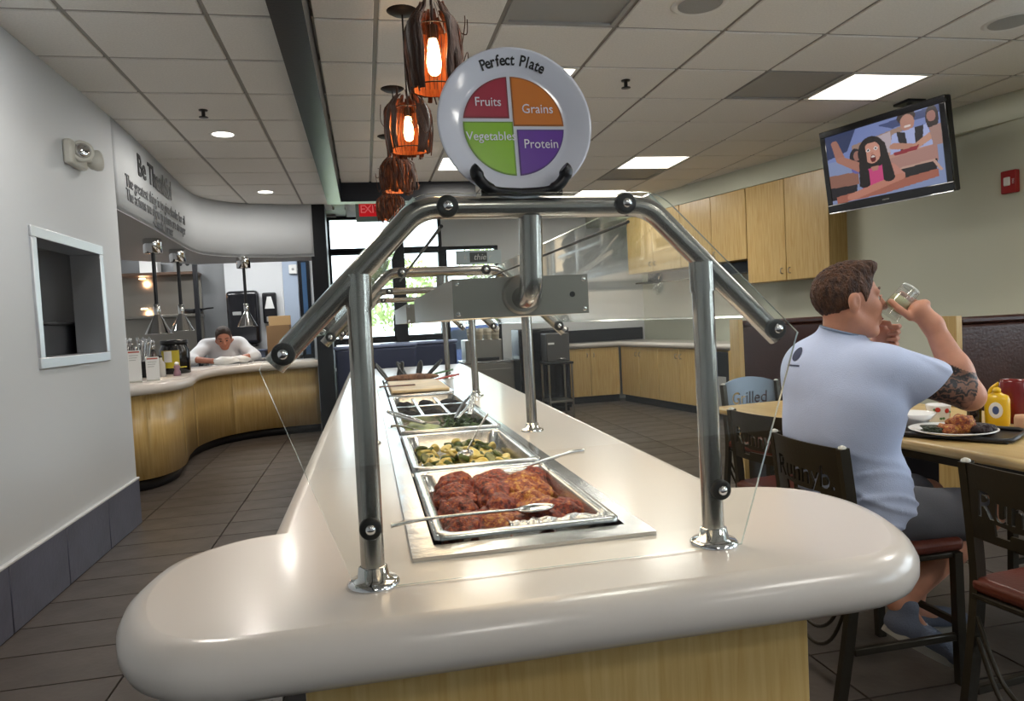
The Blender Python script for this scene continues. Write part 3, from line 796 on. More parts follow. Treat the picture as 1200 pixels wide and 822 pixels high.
# ------------------------------------------------------------------ sneeze guard
guard = thing('sneeze_guard', 'brushed steel tube sneeze guard with clear glass panels over the salad bar', 'sneeze guard', (0, 0, ZC))
TR = .0215
def arch(y, child):
    pts = fillet([(-.168, y, 1.208-ZC), (.112, y, 1.490-ZC), (.573, y, 1.486-ZC), (.853, y, 1.206-ZC)], .085, 8)
    MB().tube(pts, TR, 20).build('arch_tube', M['steel'], child)
    for (x, zt, sgn) in ((-.012, 1.345, -1), (.690, 1.345, 1)):
        px = x+(.012 if sgn > 0 else 0)
        MB().cyl((x, y, 0), (x-.003*sgn, y, 1.318-ZC), .0225, seg=24).build('post', M['steel'], child)
        MB().cyl((x-.003*sgn, y, 1.308-ZC), (x-.004*sgn, y, 1.368-ZC), .0252, seg=24).build('post_sleeve', M['steel'], child)
        MB().lathe([(.050, 0), (.050, .004), (.044, .010), (.030, .014), (.027, .034), (.0235, .036)], 28, Matrix.Translation((x, y, .0005))).build('flange', M['chrome'], child)
ys = [1.387, 3.065, 4.70, 6.33]
for y in ys: arch(y, guard)
def bolt(x, y, z, parent):
    w_ = MB().lathe([(.021, 0), (.021, .012), (.019, .016), (.012, .0165)], 20, Matrix.Translation((x, y-TR+.006, z-ZC)) @ Euler((PI/2, 0, 0)).to_matrix().to_4x4()).build('bolt_washer', M['rubber'], parent)
    MB().lathe([(.010, .016), (.010, .020), (.006, .0235), (.001, .024)], 14, Matrix.Translation((x, y-TR+.006, z-ZC)) @ Euler((PI/2, 0, 0)).to_matrix().to_4x4()).build('bolt_head', M['chrome'], w_)
for (x, z) in ((.165, 1.489), (.518, 1.488), (-.148, 1.228), (.836, 1.223), (-.012, .893), (.698, .898)): bolt(x, 1.387, z, guard)
for y in ys[1:]:
    for (x, z) in ((.165, 1.489), (.518, 1.488), (-.14, 1.236), (.826, 1.233)): bolt(x, y, z, guard)
# end glass panel: outline follows the arch, down to the counter
def pane(pts3, th, name, parent):
    P = [Vector(p) for p in pts3]; nrm = (P[1]-P[0]).cross(P[2]-P[0]).normalized()*th
    n = len(P); v = [tuple(p) for p in P]+[tuple(p+nrm) for p in P]
    MB().add(v, [tuple(range(n)), tuple(reversed(range(n, 2*n)))]).build(name, M['glass'], parent)
    return MB().add(v, [(i, (i+1) % n, n+(i+1) % n, n+i) for i in range(n)]).build('glass_edge', M['glass_edge'], parent)
gy = 1.352
op = fillet([(-.185, gy, 1.212-ZC), (.100, gy, 1.512-ZC), (.585, gy, 1.508-ZC), (.880, gy, 1.214-ZC)], .09, 8)
outline = [(.735, gy, .003), (.875, gy, 1.20-ZC)] + [tuple(p) for p in reversed(op)] + [(-.19, gy, 1.203-ZC), (-.043, gy, .003)]
pane(outline, .006, 'end_glass', guard)
for (ya, yb) in zip(ys[:-1], ys[1:]):
    for sgn in (-1, 1):
        cx = .3425
        x0, x1 = (cx+.235, cx+.495) if sgn > 0 else (cx-.235, cx-.495)
        z0, z1 = 1.508-ZC, 1.248-ZC
        q = [(x0, ya+.004, z0), (x1, ya+.004, z1), (x1, yb-.004, z1), (x0, yb-.004, z0)]
        if sgn < 0: q = q[::-1]
        pane(q, .006, 'side_glass', guard)
MB().cyl((.531, 1.387, 1.455-ZC), (.531, 3.065, 1.455-ZC), .0035, seg=8).build('gasket_rod', M['rubber'], guard)
MB().cyl((.154, 1.387, 1.455-ZC), (.154, 3.065, 1.455-ZC), .0035, seg=8).build('gasket_rod', M['rubber'], guard)
# heat lamp boxes hung under the arches on bent tubes
hotp = mat('heat_lamp_element', 'FFF0D8', .4, emit='FFE2B8', estr=3.0)
def heat_box(y0, y1, label, arch_y):
    t = thing('heat_lamp_box', label, 'heat lamp', (.322, y0, 1.276), group='heat lamp boxes')
    q = MB(); w = .144; h = .082; L = y1-y0
    q.box(-w, w, 0, .003, 0, h).build('front_plate', M['steel_h'], t)
    q = MB(); q.box(-w, w, .003, L, h-.003, h).box(-w, w, L-.003, L, 0, h-.003).box(-w, -w+.003, .003, L-.003, 0, h-.003).box(w-.003, w, .003, L-.003, 0, h-.003)
    q.build('housing', M['steel_h'], t)
    MB().box(-w+.02, w-.02, .03, L-.03, .004, .02).build('heat_element', hotp, t)
    for (x, z) in ((-w+.01, .01), (-w+.01, h-.01), (w-.01, .01), (w-.01, h-.01)):
        MB().lathe([(.005, 0), (.005, .003), (.001, .004)], 10, Matrix.Translation((x, 0, z)) @ Euler((PI/2, 0, 0)).to_matrix().to_4x4()).build('screw', M['chrome'], t)
    MB().lathe([(.006, 0), (.006, .001)], 12, Matrix.Translation((w-.035, .0, h*.5)) @ Euler((PI/2, 0, 0)).to_matrix().to_4x4()).build('hole', M['black'], t)
    MB().lathe([(.042, 0), (.042, .004), (.036, .008)], 24, Matrix.Translation((.0, 0, .045)) @ Euler((PI/2, 0, 0)).to_matrix().to_4x4()).build('round_flange', M['steel_h'], t)
    dy = arch_y-y0
    pts = fillet([(.008, dy, 1.47-1.276), (.003, dy, .038), (0, -.002, .038)], .05, 8)
    MB().tube(pts, .023, 20).build('support_tube', M['steel'], t)
    for sx in (-.1, .1):
        ld = bpy.data.lights.new('heat_glow', 'AREA'); ld.shape = 'RECTANGLE'; ld.size = .12; ld.size_y = L-.1; ld.energy = .8; ld.color = (1, .80, .62)
        lo = bpy.data.objects.new('heat_glow', ld); COL.objects.link(lo); lo.parent = t; lo.location = (sx, L/2, -.002)
heat_box(1.468, 2.62, 'steel heat lamp box hanging under the nearest arch above the chicken', 1.39)
heat_box(3.15, 4.35, 'second steel heat lamp box farther along under the second arch', 3.068)

# ------------------------------------------------------------------ plate on its stand
pl = thing('display_plate', 'large white round plate lettered Perfect Plate with four coloured quarters', 'plate', (.311, 1.392, 1.510), (R_(-8), 0, 0))
# plate axis along -y in local frame, centre .143 up
PM = Matrix.Translation((0, 0, .143)) @ Euler((PI/2, 0, 0)).to_matrix().to_4x4()
wp = mat('white_melamine', 'D9DBE6', .13, coat=.5)
MB().lathe([(.001, -.008), (.085, -.008), (.105, -.004), (.149, .014), (.1535, .0165), (.1535, .0195), (.149, .019), (.112, .003), (.1045, .0005), (.001, .0005)], 64, PM, False).build('dish', wp, pl)
qc = {'Fruits': ('A83246', 1, -1), 'Grains': ('D07A32', 1, 1), 'Vegetables': ('8CBF2C', -1, -1), 'Protein': ('6B3FA0', -1, 1)}
Rq = .1015
for nm, (c, sz, sx) in qc.items():
    m1 = mat('print_'+nm.lower(), c, .25); 
    dk = tuple(x*.55 for x in lin(c)[:3])
    m2 = mat('print_'+nm.lower()+'_rim', c, .3); m2.node_tree.nodes['Principled BSDF'].inputs['Base Color'].default_value = (*dk, 1)
    g = .0035; gx = .001 if sz > 0 else .006
    ox = sx*g + (.004 if False else 0); 
    cx0 = (-.0045 if sz > 0 else .0015)    # the upper and lower splits do not line up exactly
    cz0 = (.012 if sx < 0 else -.004)
    def quad_pts(r, inset):
        x_in = cx0 + sx*(g+inset); z_in = cz0 + sz*(g+inset)
        a0 = math.asin(max(-1, min(1, z_in/r))); 
        x_lim = x_in
        ang_a = math.atan2(z_in, sx*math.sqrt(max(0, r*r-z_in*z_in)))
        ang_b = math.atan2(sz*math.sqrt(max(0, r*r-x_in*x_in)), x_in)
        if ang_b-ang_a > PI: ang_b -= 2*PI
        if ang_a-ang_b > PI: ang_a -= 2*PI
        return [(x_in, z_in)] + [(r*math.cos(ang_a+(ang_b-ang_a)*k/20), r*math.sin(ang_a+(ang_b-ang_a)*k/20)) for k in range(21)]
    for (r, ins, m, dz) in ((Rq, 0, m2, .0012), (Rq-.003, .003, m1, .0018)):
        pp = quad_pts(r, ins)
        A = sum(pp[i][0]*pp[(i+1) % len(pp)][1]-pp[(i+1) % len(pp)][0]*pp[i][1] for i in range(len(pp)))
        if A < 0: pp = pp[::-1]
        MB().prism(pp, dz-.0006, dz, PM).build('printed_quarter' if ins else 'printed_border', m, pl)
pt = mat('white_print', 'ECE6EE', .3); pk_ = mat('black_print', '1A1A1E', .4)
for body, x, z, s in (('Fruits', -.049, .048, .026), ('Grains', .050, .034, .027), ('Vegetables', -.0475, -.022, .0255), ('Protein', .052, -.038, .0265)):
    text_obj('print', body, s, .0004, pt, PM @ Matrix.Translation((x, z, .0025)), pl, xs=.90)
for k, ch in enumerate('Perfect Plate'):
    a = PI/2 + .47 - k*.94/12 - .035
    text_obj('print', ch, .029, .0005, pk_, PM @ Matrix.Translation((.1305*math.cos(a), .1305*math.sin(a), .0115)) @ Euler((R_(-22)*math.sin(a) * -1, 0, a-PI/2)).to_matrix().to_4x4(), pl, xs=.85, off=.0006)
st = thing('plate_stand', 'black plastic plate stand on top of the steel arch', 'stand', (.311, 1.392, 1.5085))
for sx in (-1, 1):
    pts = [(0, -.02, .006), (sx*.05, -.028, .008), (sx*.075, -.030, .02), (sx*.088, -.030, .042), (sx*.082, -.031, .050)]
    MB().tube(bez(pts, 6), [.008]*8+[.011]*8+[.013]*8+[.012], 12).build('arm', M['black'], st)
    MB().tube(bez([(sx*.02, -.02, .005), (sx*.03, .04, .006), (sx*.02, .07, .05), (sx*.012, .052, .11)], 5), .005, 8).build('back_leg', M['black'], st)
    MB().tube(bez([(sx*.03, .03, .006), (sx*.012, .05, .11)], 3), .004, 8).build('back_leg', M['black'], st)
MB().tube([(-.08, -.022, .005), (.08, -.022, .005)], .006, 8).build('cross_bar', M['black'], st)

# ------------------------------------------------------------------ pendant lamps
wire = mat('dark_iron_wire', '20140E', .5, .5)
bark = mat('amber_woven_bark', '8A4620', .55, bump=.4, bscale=60, var=.6, vscale=25, stretch=(3, 3, .6), col2='3A1C0E')
bark.node_tree.nodes['Principled BSDF'].inputs['Transmission Weight'].default_value = 0
# thin bark lets the bulb's light through
def translucent(m, fac=.55):
    nt = m.node_tree; b = nt.nodes['Principled BSDF']; out = nt.nodes['Material Output']
    tr = nt.nodes.new('ShaderNodeBsdfTranslucent'); mx = nt.nodes.new('ShaderNodeMixShader'); mx.inputs[0].default_value = fac
    src = b.inputs['Base Color'].links[0].from_socket
    nt.links.new(src, tr.inputs[0]); nt.links.new(b.outputs[0], mx.inputs[1]); nt.links.new(tr.outputs[0], mx.inputs[2]); nt.links.new(mx.outputs[0], out.inputs[0])
translucent(bark, .35)
def pendant(y, x, ztop, zbot, rad, label, rz, seed, lit=1.0):
    t = thing('pendant_lamp', label, 'lamp', (x, y, zbot), (0, 0, rz), 'woven bark pendant lamps')
    h = ztop-zbot; rng = random.Random(seed)
    def prof(u):
        u = min(1, max(0, u))
        return rad*(.86 + .20*math.sin(PI*(u*.85+.12)) - .42*max(0, u-.80)/.20)
    # bark strips wrap the back and sides; the side toward the room's near end stays open
    N = 22
    for k in range(N):
        a0 = -PI/2 + .62 + (2*PI-1.24)*k/(N-1) + rng.uniform(-.06, .06)
        edge = k in (0, 1, N-1, N-2)
        wd = rng.uniform(.10, .16)*(1.5 if edge else 1.15); u0 = rng.uniform(-.06, .08); u1 = rng.uniform(.90, 1.10) + (.10 if edge else 0)
        v = []; f = []; ph = rng.uniform(0, 6)
        for i in range(9):
            u = u0+(u1-u0)*i/8; r = prof(u)*(1.02+.05*math.sin(ph+i*.9)+(.10 if edge else .0))
            for s_ in (-1, 0, 1):
                an = a0 + s_*wd*(1-.3*abs(u-.5)) + .04*math.sin(i*1.3+ph)
                rr = r*(1.0 if s_ else 1.06); v.append((rr*math.cos(an), rr*math.sin(an), u*h))
        for i in range(8):
            for s_ in range(2): f.append((i*3+s_, i*3+s_+1, i*3+s_+4, i*3+s_+3))
        o = MB().add(v, f, True).build('bark_strip', bark_dark if edge else bark, t)
        md = o.modifiers.new('thick', 'SOLIDIFY'); md.thickness = .002
    tw = MB()
    for k in range(34):
        front = k < 7
        a0 = (-PI/2 + (k-3)*.17) if front else rng.uniform(-PI/2+.5, 1.5*PI-.5)
        pts = []; ph = rng.uniform(0, 6); top = rng.uniform(.9, 1.1)
        for i in range(7):
            u = -.04+top*i/6; rr = prof(u)*(1.02 if front else 1.10); an = a0+(.03 if front else .12)*math.sin(i+ph)
            pts.append((rr*math.cos(an), rr*math.sin(an), u*h))
        tw.tube(bez(pts, 3), .0011 if front else rng.uniform(.0014, .0032), 6)
    tw.build('twigs', M['twig'], t)['kind'] = 'stuff'
    for u, rr in ((.05, 1.03), (.74, 1.0)):
        pts = [(prof(u)*rr*math.cos(2*PI*k/28), prof(u)*rr*math.sin(2*PI*k/28), u*h) for k in range(28)]
        MB().tube(pts, .0024, 8, True).build('wire_ring', wire, t)
    # inner amber liner that catches the light
    v = []; f = []; n = 20
    for i in range(n+1):
        an = -PI/2+.8+(2*PI-1.6)*i/n
        for u in (.04, .3, .6, .8): v.append((prof(u)*.93*math.cos(an), prof(u)*.93*math.sin(an), u*h))
    for i in range(n):
        for q in range(3): f.append((i*4+q, i*4+4+q, i*4+5+q, i*4+1+q))
    MB().add(v, f, True).build('liner', liner, t)
    for k in range(5):
        an = rng.uniform(0, 2*PI); a2 = rng.uniform(-.3, .3)
        MB().tube(bez([(prof(.5)*math.cos(an), prof(.5)*math.sin(an), h*rng.uniform(.1, .9)), (prof(.5)*1.3*math.cos(an+a2), prof(.5)*1.3*math.sin(an+a2), h*rng.uniform(0, .9)), (prof(.5)*1.35*math.cos(an+a2*2), prof(.5)*1.35*math.sin(an+a2*2), h*rng.uniform(.1, 1.0))], 5), .002, 6).build('loose_twig', M['twig'], t)
    MB().lathe([(.012, h*.22), (.020, h*.25), (.025, h*.36), (.020, h*.54), (.014, h*.64)], 18).build('bulb', M['bulb'] if lit > .5 else bulb_dim, t)
    MB().cyl((0, 0, h*.64), (0, 0, h*.80), .019).build('socket', wire, t)
    MB().cyl((0, 0, h*.80), (0, 0, H-.03-zbot), .0045, seg=8).build('rod', wire, t)
    MB().lathe([(.075, H-zbot-.003), (.075, H-zbot-.012), (.055, H-zbot-.024), (.008, H-zbot-.03)], 24).build('canopy', wire, t)
    ld = bpy.data.lights.new('bulb_light', 'POINT'); ld.energy = 3.2*lit; ld.color = (1, .66, .36); ld.shadow_soft_size = .025
    lo = bpy.data.objects.new('bulb_light', ld); COL.objects.link(lo); lo.parent = t; lo.location = (0, -.045, h*.4)
bark_dark = mat('dark_bark', '3A2012', .6, bump=.5, bscale=60, var=.4, vscale=25, stretch=(3, 3, .6))
liner = mat('amber_liner', 'C8743A', .6, bump=.5, bscale=40, var=.6, vscale=30, stretch=(4, 4, .5), col2='8A3E1A')
translucent(liner, .4)
bulb_dim = mat('dim_bulb', 'FFE8C8', .5, emit='FFC890', estr=3.0)
pendant(2.42, .274, 2.305, 2.03, .082, 'nearest woven bark pendant lamp, hanging left of the plate', 0, 1)
pendant(3.56, .262, 2.372, 2.10, .100, 'second woven bark pendant lamp, lower left of the nearest one', -.15, 2)
pendant(4.72, .258, 2.345, 2.12, .098, 'third woven bark pendant lamp in the row', 1.9, 3, .4)
pendant(5.89, .256, 2.322, 2.112, .10, 'farthest woven bark pendant lamp, just above the steel arch', 2.7, 4, .4)

# ------------------------------------------------------------------ small ceiling things
for q, (x, y, lb) in enumerate(((-.968, 5.84, 'round recessed downlight in the left ceiling, nearer of two'), (-.968, 8.22, 'round recessed downlight in the left ceiling, farther of two'), (-.968, 3.35, 'round recessed downlight in the left ceiling above the picture'))):
    t = thing('downlight', lb, 'light', (x, y, H), group='recessed downlights')
    MB().lathe([(.075, -.012), (.095, -.016), (.10, -.012)], 28, None, False).build('ring', M['white_plastic'], t)
    MB().lathe([(.0, -.0125), (.078, -.0125)], 28, None, False).build('lens', M['lamp'], t)
    ld = bpy.data.lights.new('down_lamp', 'AREA'); ld.shape = 'DISK'; ld.size = .14; ld.energy = DOWN_W; ld.color = (1, .95, .88)
    lo = bpy.data.objects.new('down_lamp', ld); COL.objects.link(lo); lo.parent = t; lo.location = (0, 0, -.02)
for x, y, lb in ((-.979, 5.21, 'ceiling sprinkler head over the left aisle'), (1.742, 4.486, 'ceiling sprinkler head right of the plate')):
    t = thing('sprinkler_head', lb, 'sprinkler', (x, y, H-.012), group='sprinkler heads')
    MB().lathe([(.03, 0), (.028, -.006), (.012, -.008), (.012, -.04), (.005, -.045)], 18).build('body', M['black'], t)
    MB().lathe([(.004, -.045), (.03, -.047), (.03, -.050), (.004, -.050)], 18).build('deflector', M['black'], t)
for x, y, lb in ((3.6, 3.43, 'round ceiling speaker grille at the upper right'), (1.71, 3.36, 'round ceiling speaker grille cut by the top edge of the picture')):
    t = thing('ceiling_speaker', lb, 'speaker', (x, y, H-.012), group='ceiling speakers')
    MB().lathe([(.105, 0), (.125, -.008), (.14, 0)], 32, None, False).build('ring', M['white_plastic'], t)
    MB().lathe([(.0, -.006), (.108, -.004)], 32, None, False).build('grille', M['vent'], t)
# ------------------------------------------------------------------ kitchen behind the curved counter
KW = M['wall_white']
struct(MB().box(-5.0, -2.02, 11.6, 11.72, 0, 3.0).build('wall_kitchen', mat('steel_clad_wall', '8C8E90', .38, .6)))
struct(MB().box(-2.02, -.58, 11.5, 11.72, 0, 3.0).build('wall_kitchen_right', KW))
struct(MB().box(-4.6, -4.5, 5.2, 11.7, 0, 3.0).build('wall_kitchen_left', KW))
struct(MB().box(-4.6, -1.77, 5.2, 5.36, 0, 3.0).build('wall_kitchen_near', KW))
struct(MB().box(-.58, -.45, 10.5, 11.72, 0, 3.0).build('wall_kitchen_side', KW))
struct(MB().box(-4.6, -.45, 5.2, 11.72, 2.86, 2.95).build('trim_10', M['ceil']))
# steel hood panels, shelves
t = thing('steel_shelving', 'stainless wall shelving with two shelves lit from below behind the kitchen counter', 'shelving', (-2.95, 11.58, 0))
for kx, ky in ((-2.9, 10.2), (-1.4, 10.4), (-3.0, 7.6)):  # fill lights added out of view to brighten the dark kitchen
    kl = thing('kitchen_fill_light', 'added fluorescent fill light, unseen above the kitchen soffit, ' + ('by the steel shelves' if ky == 10.2 else 'over the chef' if ky == 10.4 else 'over the menu cards'), 'light', (kx, ky, 2.855), group='added kitchen fill lights')
    MB().rbox(-.6, .6, -.15, .15, -.05, 0, .01).build('housing', M['white_plastic'], kl); MB().box(-.56, .56, -.12, .12, -.056, -.05).build('diffuser', M['lamp'], kl)
    ld = bpy.data.lights.new('kitchen_fill', 'AREA'); ld.shape = 'RECTANGLE'; ld.size = 1.1; ld.size_y = .22; ld.energy = 26; ld.color = (.95, .98, 1)
    lo = bpy.data.objects.new('kitchen_fill', ld); COL.objects.link(lo); lo.parent = kl; lo.location = (0, 0, -.065)
MB().rbox(-.62, .58, -.02, .0, 1.0, 2.2, .003, 1).build('back_sheet', M['steel_h'], t)
MB().rbox(-.62, .60, -.42, -.021, 2.16, 2.20, .004).build('shelf', mat('brown_lit_shelf', '6E5A4E', .3, .8), t)
MB().rbox(-.62, .60, -.42, -.021, 1.55, 1.59, .004).build('shelf', M['steel_h'], t)
MB().rbox(.56, .62, -.44, -.38, 0, 2.95, .004).build('post', M['black'], t)
for z in (2.10, 1.66):
    MB().lathe([(.05, .03), (.04, .05), (.001, .052)], 16, Matrix.Translation((-.2, -.12, z))).build('shelf_lamp', hotp, t)
    ld = bpy.data.lights.new('shelf_glow', 'POINT'); ld.energy = 2.5; ld.color = (1, .55, .3); ld.shadow_soft_size = .04
    lo = bpy.data.objects.new('shelf_glow', ld); COL.objects.link(lo); lo.parent = t; lo.location = (-.2, -.14, z-.03)
t = thing('supply_box', 'white box on top of the steel shelf behind the kitchen counter', 'box', (-3.0, 11.35, 2.2))
MB().rbox(-.12, .12, -.1, .1, .001, .19, .006).build('carton', M['white_plastic'], t); MB().rbox(-.13, .13, -.105, .105, .19, .2, .003).build('lid', M['white_plastic'], t)
t = thing('wall_outlet', 'grey outlet box on the kitchen wall above the steel shelf', 'outlet', (-2.58, 11.54, 2.34))
MB().rbox(-.15, .15, -.02, .06, -.14, .14, .006).build('plate', M['vent'], t)
for x in (-.05, .05): MB().cyl((x, -.03, 0), (x, -.02, 0), .03).build('socket', M['black'], t)
t = thing('mixing_bowls', 'dark pan lying on the lower steel shelf', 'pan', (-2.47, 11.36, 1.591))
MB().lathe([(.001, 0), (.10, 0), (.16, .07), (.155, .07), (.097, .006), (.001, .006)], 24, None, False).build('pan_body', M['black'], t); MB().tube([(.15, 0, .06), (.2, -.02, .07), (.3, -.04, .075)], .012, 8).build('handle', M['black'], t)
# paper towel dispenser, soap dispenser, door, boxes
t = thing('towel_dispenser', 'large black paper towel dispenser on the white kitchen wall', 'dispenser', (-1.76, 11.499, 1.10))
MB().rbox(-.23, .23, -.22, -.001, 0, .80, .06, 3).build('cover', mat('smoky_black_plastic', '1A1A1E', .15, coat=.4), t); MB().rbox(-.17, .17, -.19, -.02, -.04, .0, .01).build('mouth', M['black'], t); MB().rbox(-.14, -.02, -.224, -.219, .44, .49, .002).build('badge', M['vent'], t)
t = thing('soap_dispenser', 'black and white soap dispenser beside the towel dispenser', 'dispenser', (-1.39, 11.499, 1.40))
MB().rbox(-.10, .10, -.10, -.001, 0, .46, .02).build('body', M['black'], t); MB().prism([(-.07, .22), (.07, .22), (.03, .40), (-.03, .40)], .1005, .104, Euler((PI/2, 0, 0)).to_matrix().to_4x4()).build('white_window', M['white_plastic'], t); MB().rbox(-.05, .05, -.13, -.1, .02, .1, .008).build('lever', M['vent'], t)
d = bpy.data.objects.new('door_1', None); COL.objects.link(d); d.location = (-.98, 11.499, 0); struct(d)
MB().rbox(-.2, .02, -.04, 0, 0, 2.42, .004).build('door_leaf', mat('pale_blue_door', 'A9B6C8', .4), d); MB().rbox(.03, .20, -.06, 0, 0, 2.42, .004).build('door_frame', M['black_frame'], d); MB().rbox(.08, .15, -.066, -.061, .9, 2.3, .002).build('pane', mat('blue_dark_glass', '3C5878', .15), d); MB().rbox(-.22, -.2, -.05, 0, 0, 2.44, .004).build('door_trim', KW, d)
t = thing('door_alarm_box', 'small white alarm box on the pale kitchen door head', 'box', (-1.02, 11.455, 2.2)); MB().rbox(-.06, .06, -.05, 0, -.07, .07, .01).build('box_body', M['white_plastic'], t); MB().lathe([(.02, 0), (.015, .01), (.001, .012)], 12, Matrix.Translation((0, -.05, 0)) @ Euler((PI/2, 0, 0)).to_matrix().to_4x4()).build('lens', M['vent'], t)
t = thing('work_table', 'steel kitchen work table along the white wall behind the chef', 'table', (-1.50, 11.15, 0))
MB().rbox(-.8, .55, -.3, .3, .86, .90, .006).build('table_top', M['steel_h'], t)
for x in (-.74, .49):
    for y in (-.26, .26): MB().cyl((x, y, 0), (x, y, .86), .022).build('leg', M['steel_h'], t)
t = thing('cardboard_box', 'brown cardboard box standing at the right end of the kitchen work table', 'box', (-1.24, 11.1, .90))
MB().rbox(-.16, .16, -.16, .16, .001, .46, .004).build('carton', mat('cardboard', '8A6A48', .7), t); MB().rbox(-.158, .158, .13, .16, .46, .60, .002).build('flap', mat('cardboard_flap', 'A88A60', .7), t)
t = thing('grey_crate', 'grey plastic crate on the work table beneath the towel dispenser', 'crate', (-1.62, 11.1, .90))
MB().rbox(-.19, .19, -.16, .16, .001, .10, .01).build('crate_body', mat('blue_grey_crate', '5E6678', .5), t); MB().tube([(-.2, -.17, .105), (.2, -.17, .105), (.2, .17, .105), (-.2, .17, .105)], .012, 6, True).build('rim', mat('blue_grey_rim', '4A5268', .5), t)
# curved counter
kc = thing('kitchen_counter', 'curved maple kitchen counter with a rounded cream top at the left', 'counter', (0, 0, 0))
KP = bez([(-2.45, 6.25, 0), (-2.05, 6.30, 0), (-1.76, 6.52, 0), (-1.67, 6.95, 0), (-1.76, 7.6, 0), (-1.78, 8.2, 0), (-1.62, 8.75, 0), (-1.25, 9.10, 0), (-.60, 9.22, 0)], 8)
def offset(path, d):
    out = []; n = len(path)
    for i, p in enumerate(path):
        t_ = (path[min(i+1, n-1)]-path[max(i-1, 0)]).normalized(); out.append(p + Vector((t_.y, -t_.x, 0))*d)
    return out
# veneer panels that follow the curve
cuts_ = [0, 14, 26, 38, 50, len(KP)-1]
for a, b2 in zip(cuts_[:-1], cuts_[1:]):
    strip_wall(KP[a:b2+1], .10, .805, .02, 1).build('front_panel', M['maple'], kc)
strip_wall(offset(KP, -.06), 0, .10, .02, 1).build('toe_kick', M['black'], kc)
KT = offset(KP, .07)
strip_wall(KT, .805, .90, .62, 1).build('counter_top', M['corian'], kc)
MB().tube([(p.x, p.y, .8525) for p in KT], .0475, 14).build('rounded_edge', M['corian'], kc)
# chrome heat lamps over it
def heat_lamp(x, y, label, zb):
    t = thing('pendant_heat_lamp', label, 'lamp', (x, y, HZ-.004), group='chrome heat lamps over the kitchen counter')
    MB().lathe([(.001, 0), (.075, 0), (.078, -.01), (.078, -.125), (.070, -.13), (.001, -.13)], 24, None, False).build('canister', M['chrome'], t)
    zz = zb-(HZ-.004)
    MB().cyl((0, 0, -.13), (0, 0, zz+.27), .017).build('rod', M['black'], t)
    MB().lathe([(.02, zz+.27), (.03, zz+.26), (.03, zz+.20), (.024, zz+.17)], 18).build('socket', M['chrome'], t)
    MB().lathe([(.024, zz+.175), (.045, zz+.14), (.112, zz+.005), (.115, zz), (.110, zz+.002), (.04, zz+.135)], 28, None, False).build('shade', M['chrome'], t)
    ld = bpy.data.lights.new('food_lamp', 'POINT'); ld.energy = 2; ld.color = (1, .8, .6); ld.shadow_soft_size = .03
    lo = bpy.data.objects.new('food_lamp', ld); COL.objects.link(lo); lo.parent = t; lo.location = (0, 0, zz+.04)
heat_lamp(-1.82, 7.0, 'chrome pendant heat lamp on the left, nearest of three over the kitchen counter', 1.30)
heat_lamp(-1.825, 7.9, 'chrome pendant heat lamp in the middle of three over the kitchen counter', 1.325)
heat_lamp(-1.345, 8.9, 'chrome pendant heat lamp on the right, in front of the towel dispenser', 1.345)
# things on the counter
def card(x, y, w, h, rz, lb):
    t = thing('menu_card', lb, 'card', (x, y, .90), (0, 0, rz), 'white counter cards')
    MB().rbox(-w/2, w/2, -.02, .02, .0005, .012, .003, 1).build('foot', M['cream_plastic'], t)
    MB().rbox(-w/2, w/2, -.004, .004, .012, h, .002, 1).build('sheet', M['white_plastic'], t)
    MB().box(-w/2+.01, w/2-.01, -.0046, -.0041, h-.02, h-.008).build('red_heading', mat('card_red', 'B05040', .5), t)
    for k in range(3): MB().box(-w/2+.015, w/2-.02-.01*k, -.0046, -.0041, h-.045-.02*k, h-.04-.02*k).build('print_line', M['vent'], t)
card(-1.93, 6.62, .105, .27, .35, 'taller white menu card at the left end of the kitchen counter')
card(-1.81, 6.70, .105, .205, .35, 'shorter white menu card beside the taller one on the kitchen counter')
t = thing('storage_jar', 'big black canister with a yellow label on the kitchen counter', 'canister', (-1.88, 7.75, .90))
MB().lathe([(.001, 0), (.13, 0), (.14, .01), (.14, .24), (.12, .28), (.12, .30), (.001, .30)], 32, None, False).build('jar_body', mat('black_jar', '17171A', .2, coat=.4), t)
MB().lathe([(.125, .295), (.128, .30), (.128, .335), (.001, .337)], 28, None, False).build('lid', M['black'], t)
def arc_label(a0, a1, r, z0, z1, m, nm):
    b = MB(); n = 10; v = []
    for i in range(n+1):
        a = a0+(a1-a0)*i/n; v += [(r*math.cos(a), r*math.sin(a), z0), (r*math.cos(a), r*math.sin(a), z1)]
    b.add(v, [(2*i, 2*i+2, 2*i+3, 2*i+1) for i in range(n)], True); return b.build(nm, m, t)
arc_label(R_(225), R_(300), .1412, .07, .235, mat('yellow_label', 'B8A830', .4), 'label'); arc_label(R_(240), R_(272), .1420, .12, .23, M['white_plastic'], 'label_panel')
arc_label(R_(225), R_(330), .1416, .062, .072, mat('yellow_line', 'C8B840', .4), 'label_stripe')
def bottle(x, y, h, r, c, lb, sp=True):
    t = thing('condiment_bottle', lb, 'bottle', (x, y, .90), group='bottles on the kitchen counter')
    MB().lathe([(.001, 0), (r, 0), (r*1.03, .01), (r, h*.6), (r*.45, h*.78), (r*.4, h*.9), (.001, h*.9)], 20, None, False).build('bottle_body', mat('bottle_glass', c, .2, coat=.4), t)
    MB().lathe([(r*.45, h*.9), (r*.45, h), (.001, h)], 14, None, False).build('cap', M['black'], t)
bottle(-1.97, 7.35, .26, .04, '3A3030', 'slim dark bottle behind the menu cards'); bottle(-2.02, 7.55, .24, .045, '7A5A3A', 'amber bottle left of the black canister'); bottle(-1.90, 7.30, .20, .04, 'A8A8A4', 'pale short bottle between menu cards and canister')
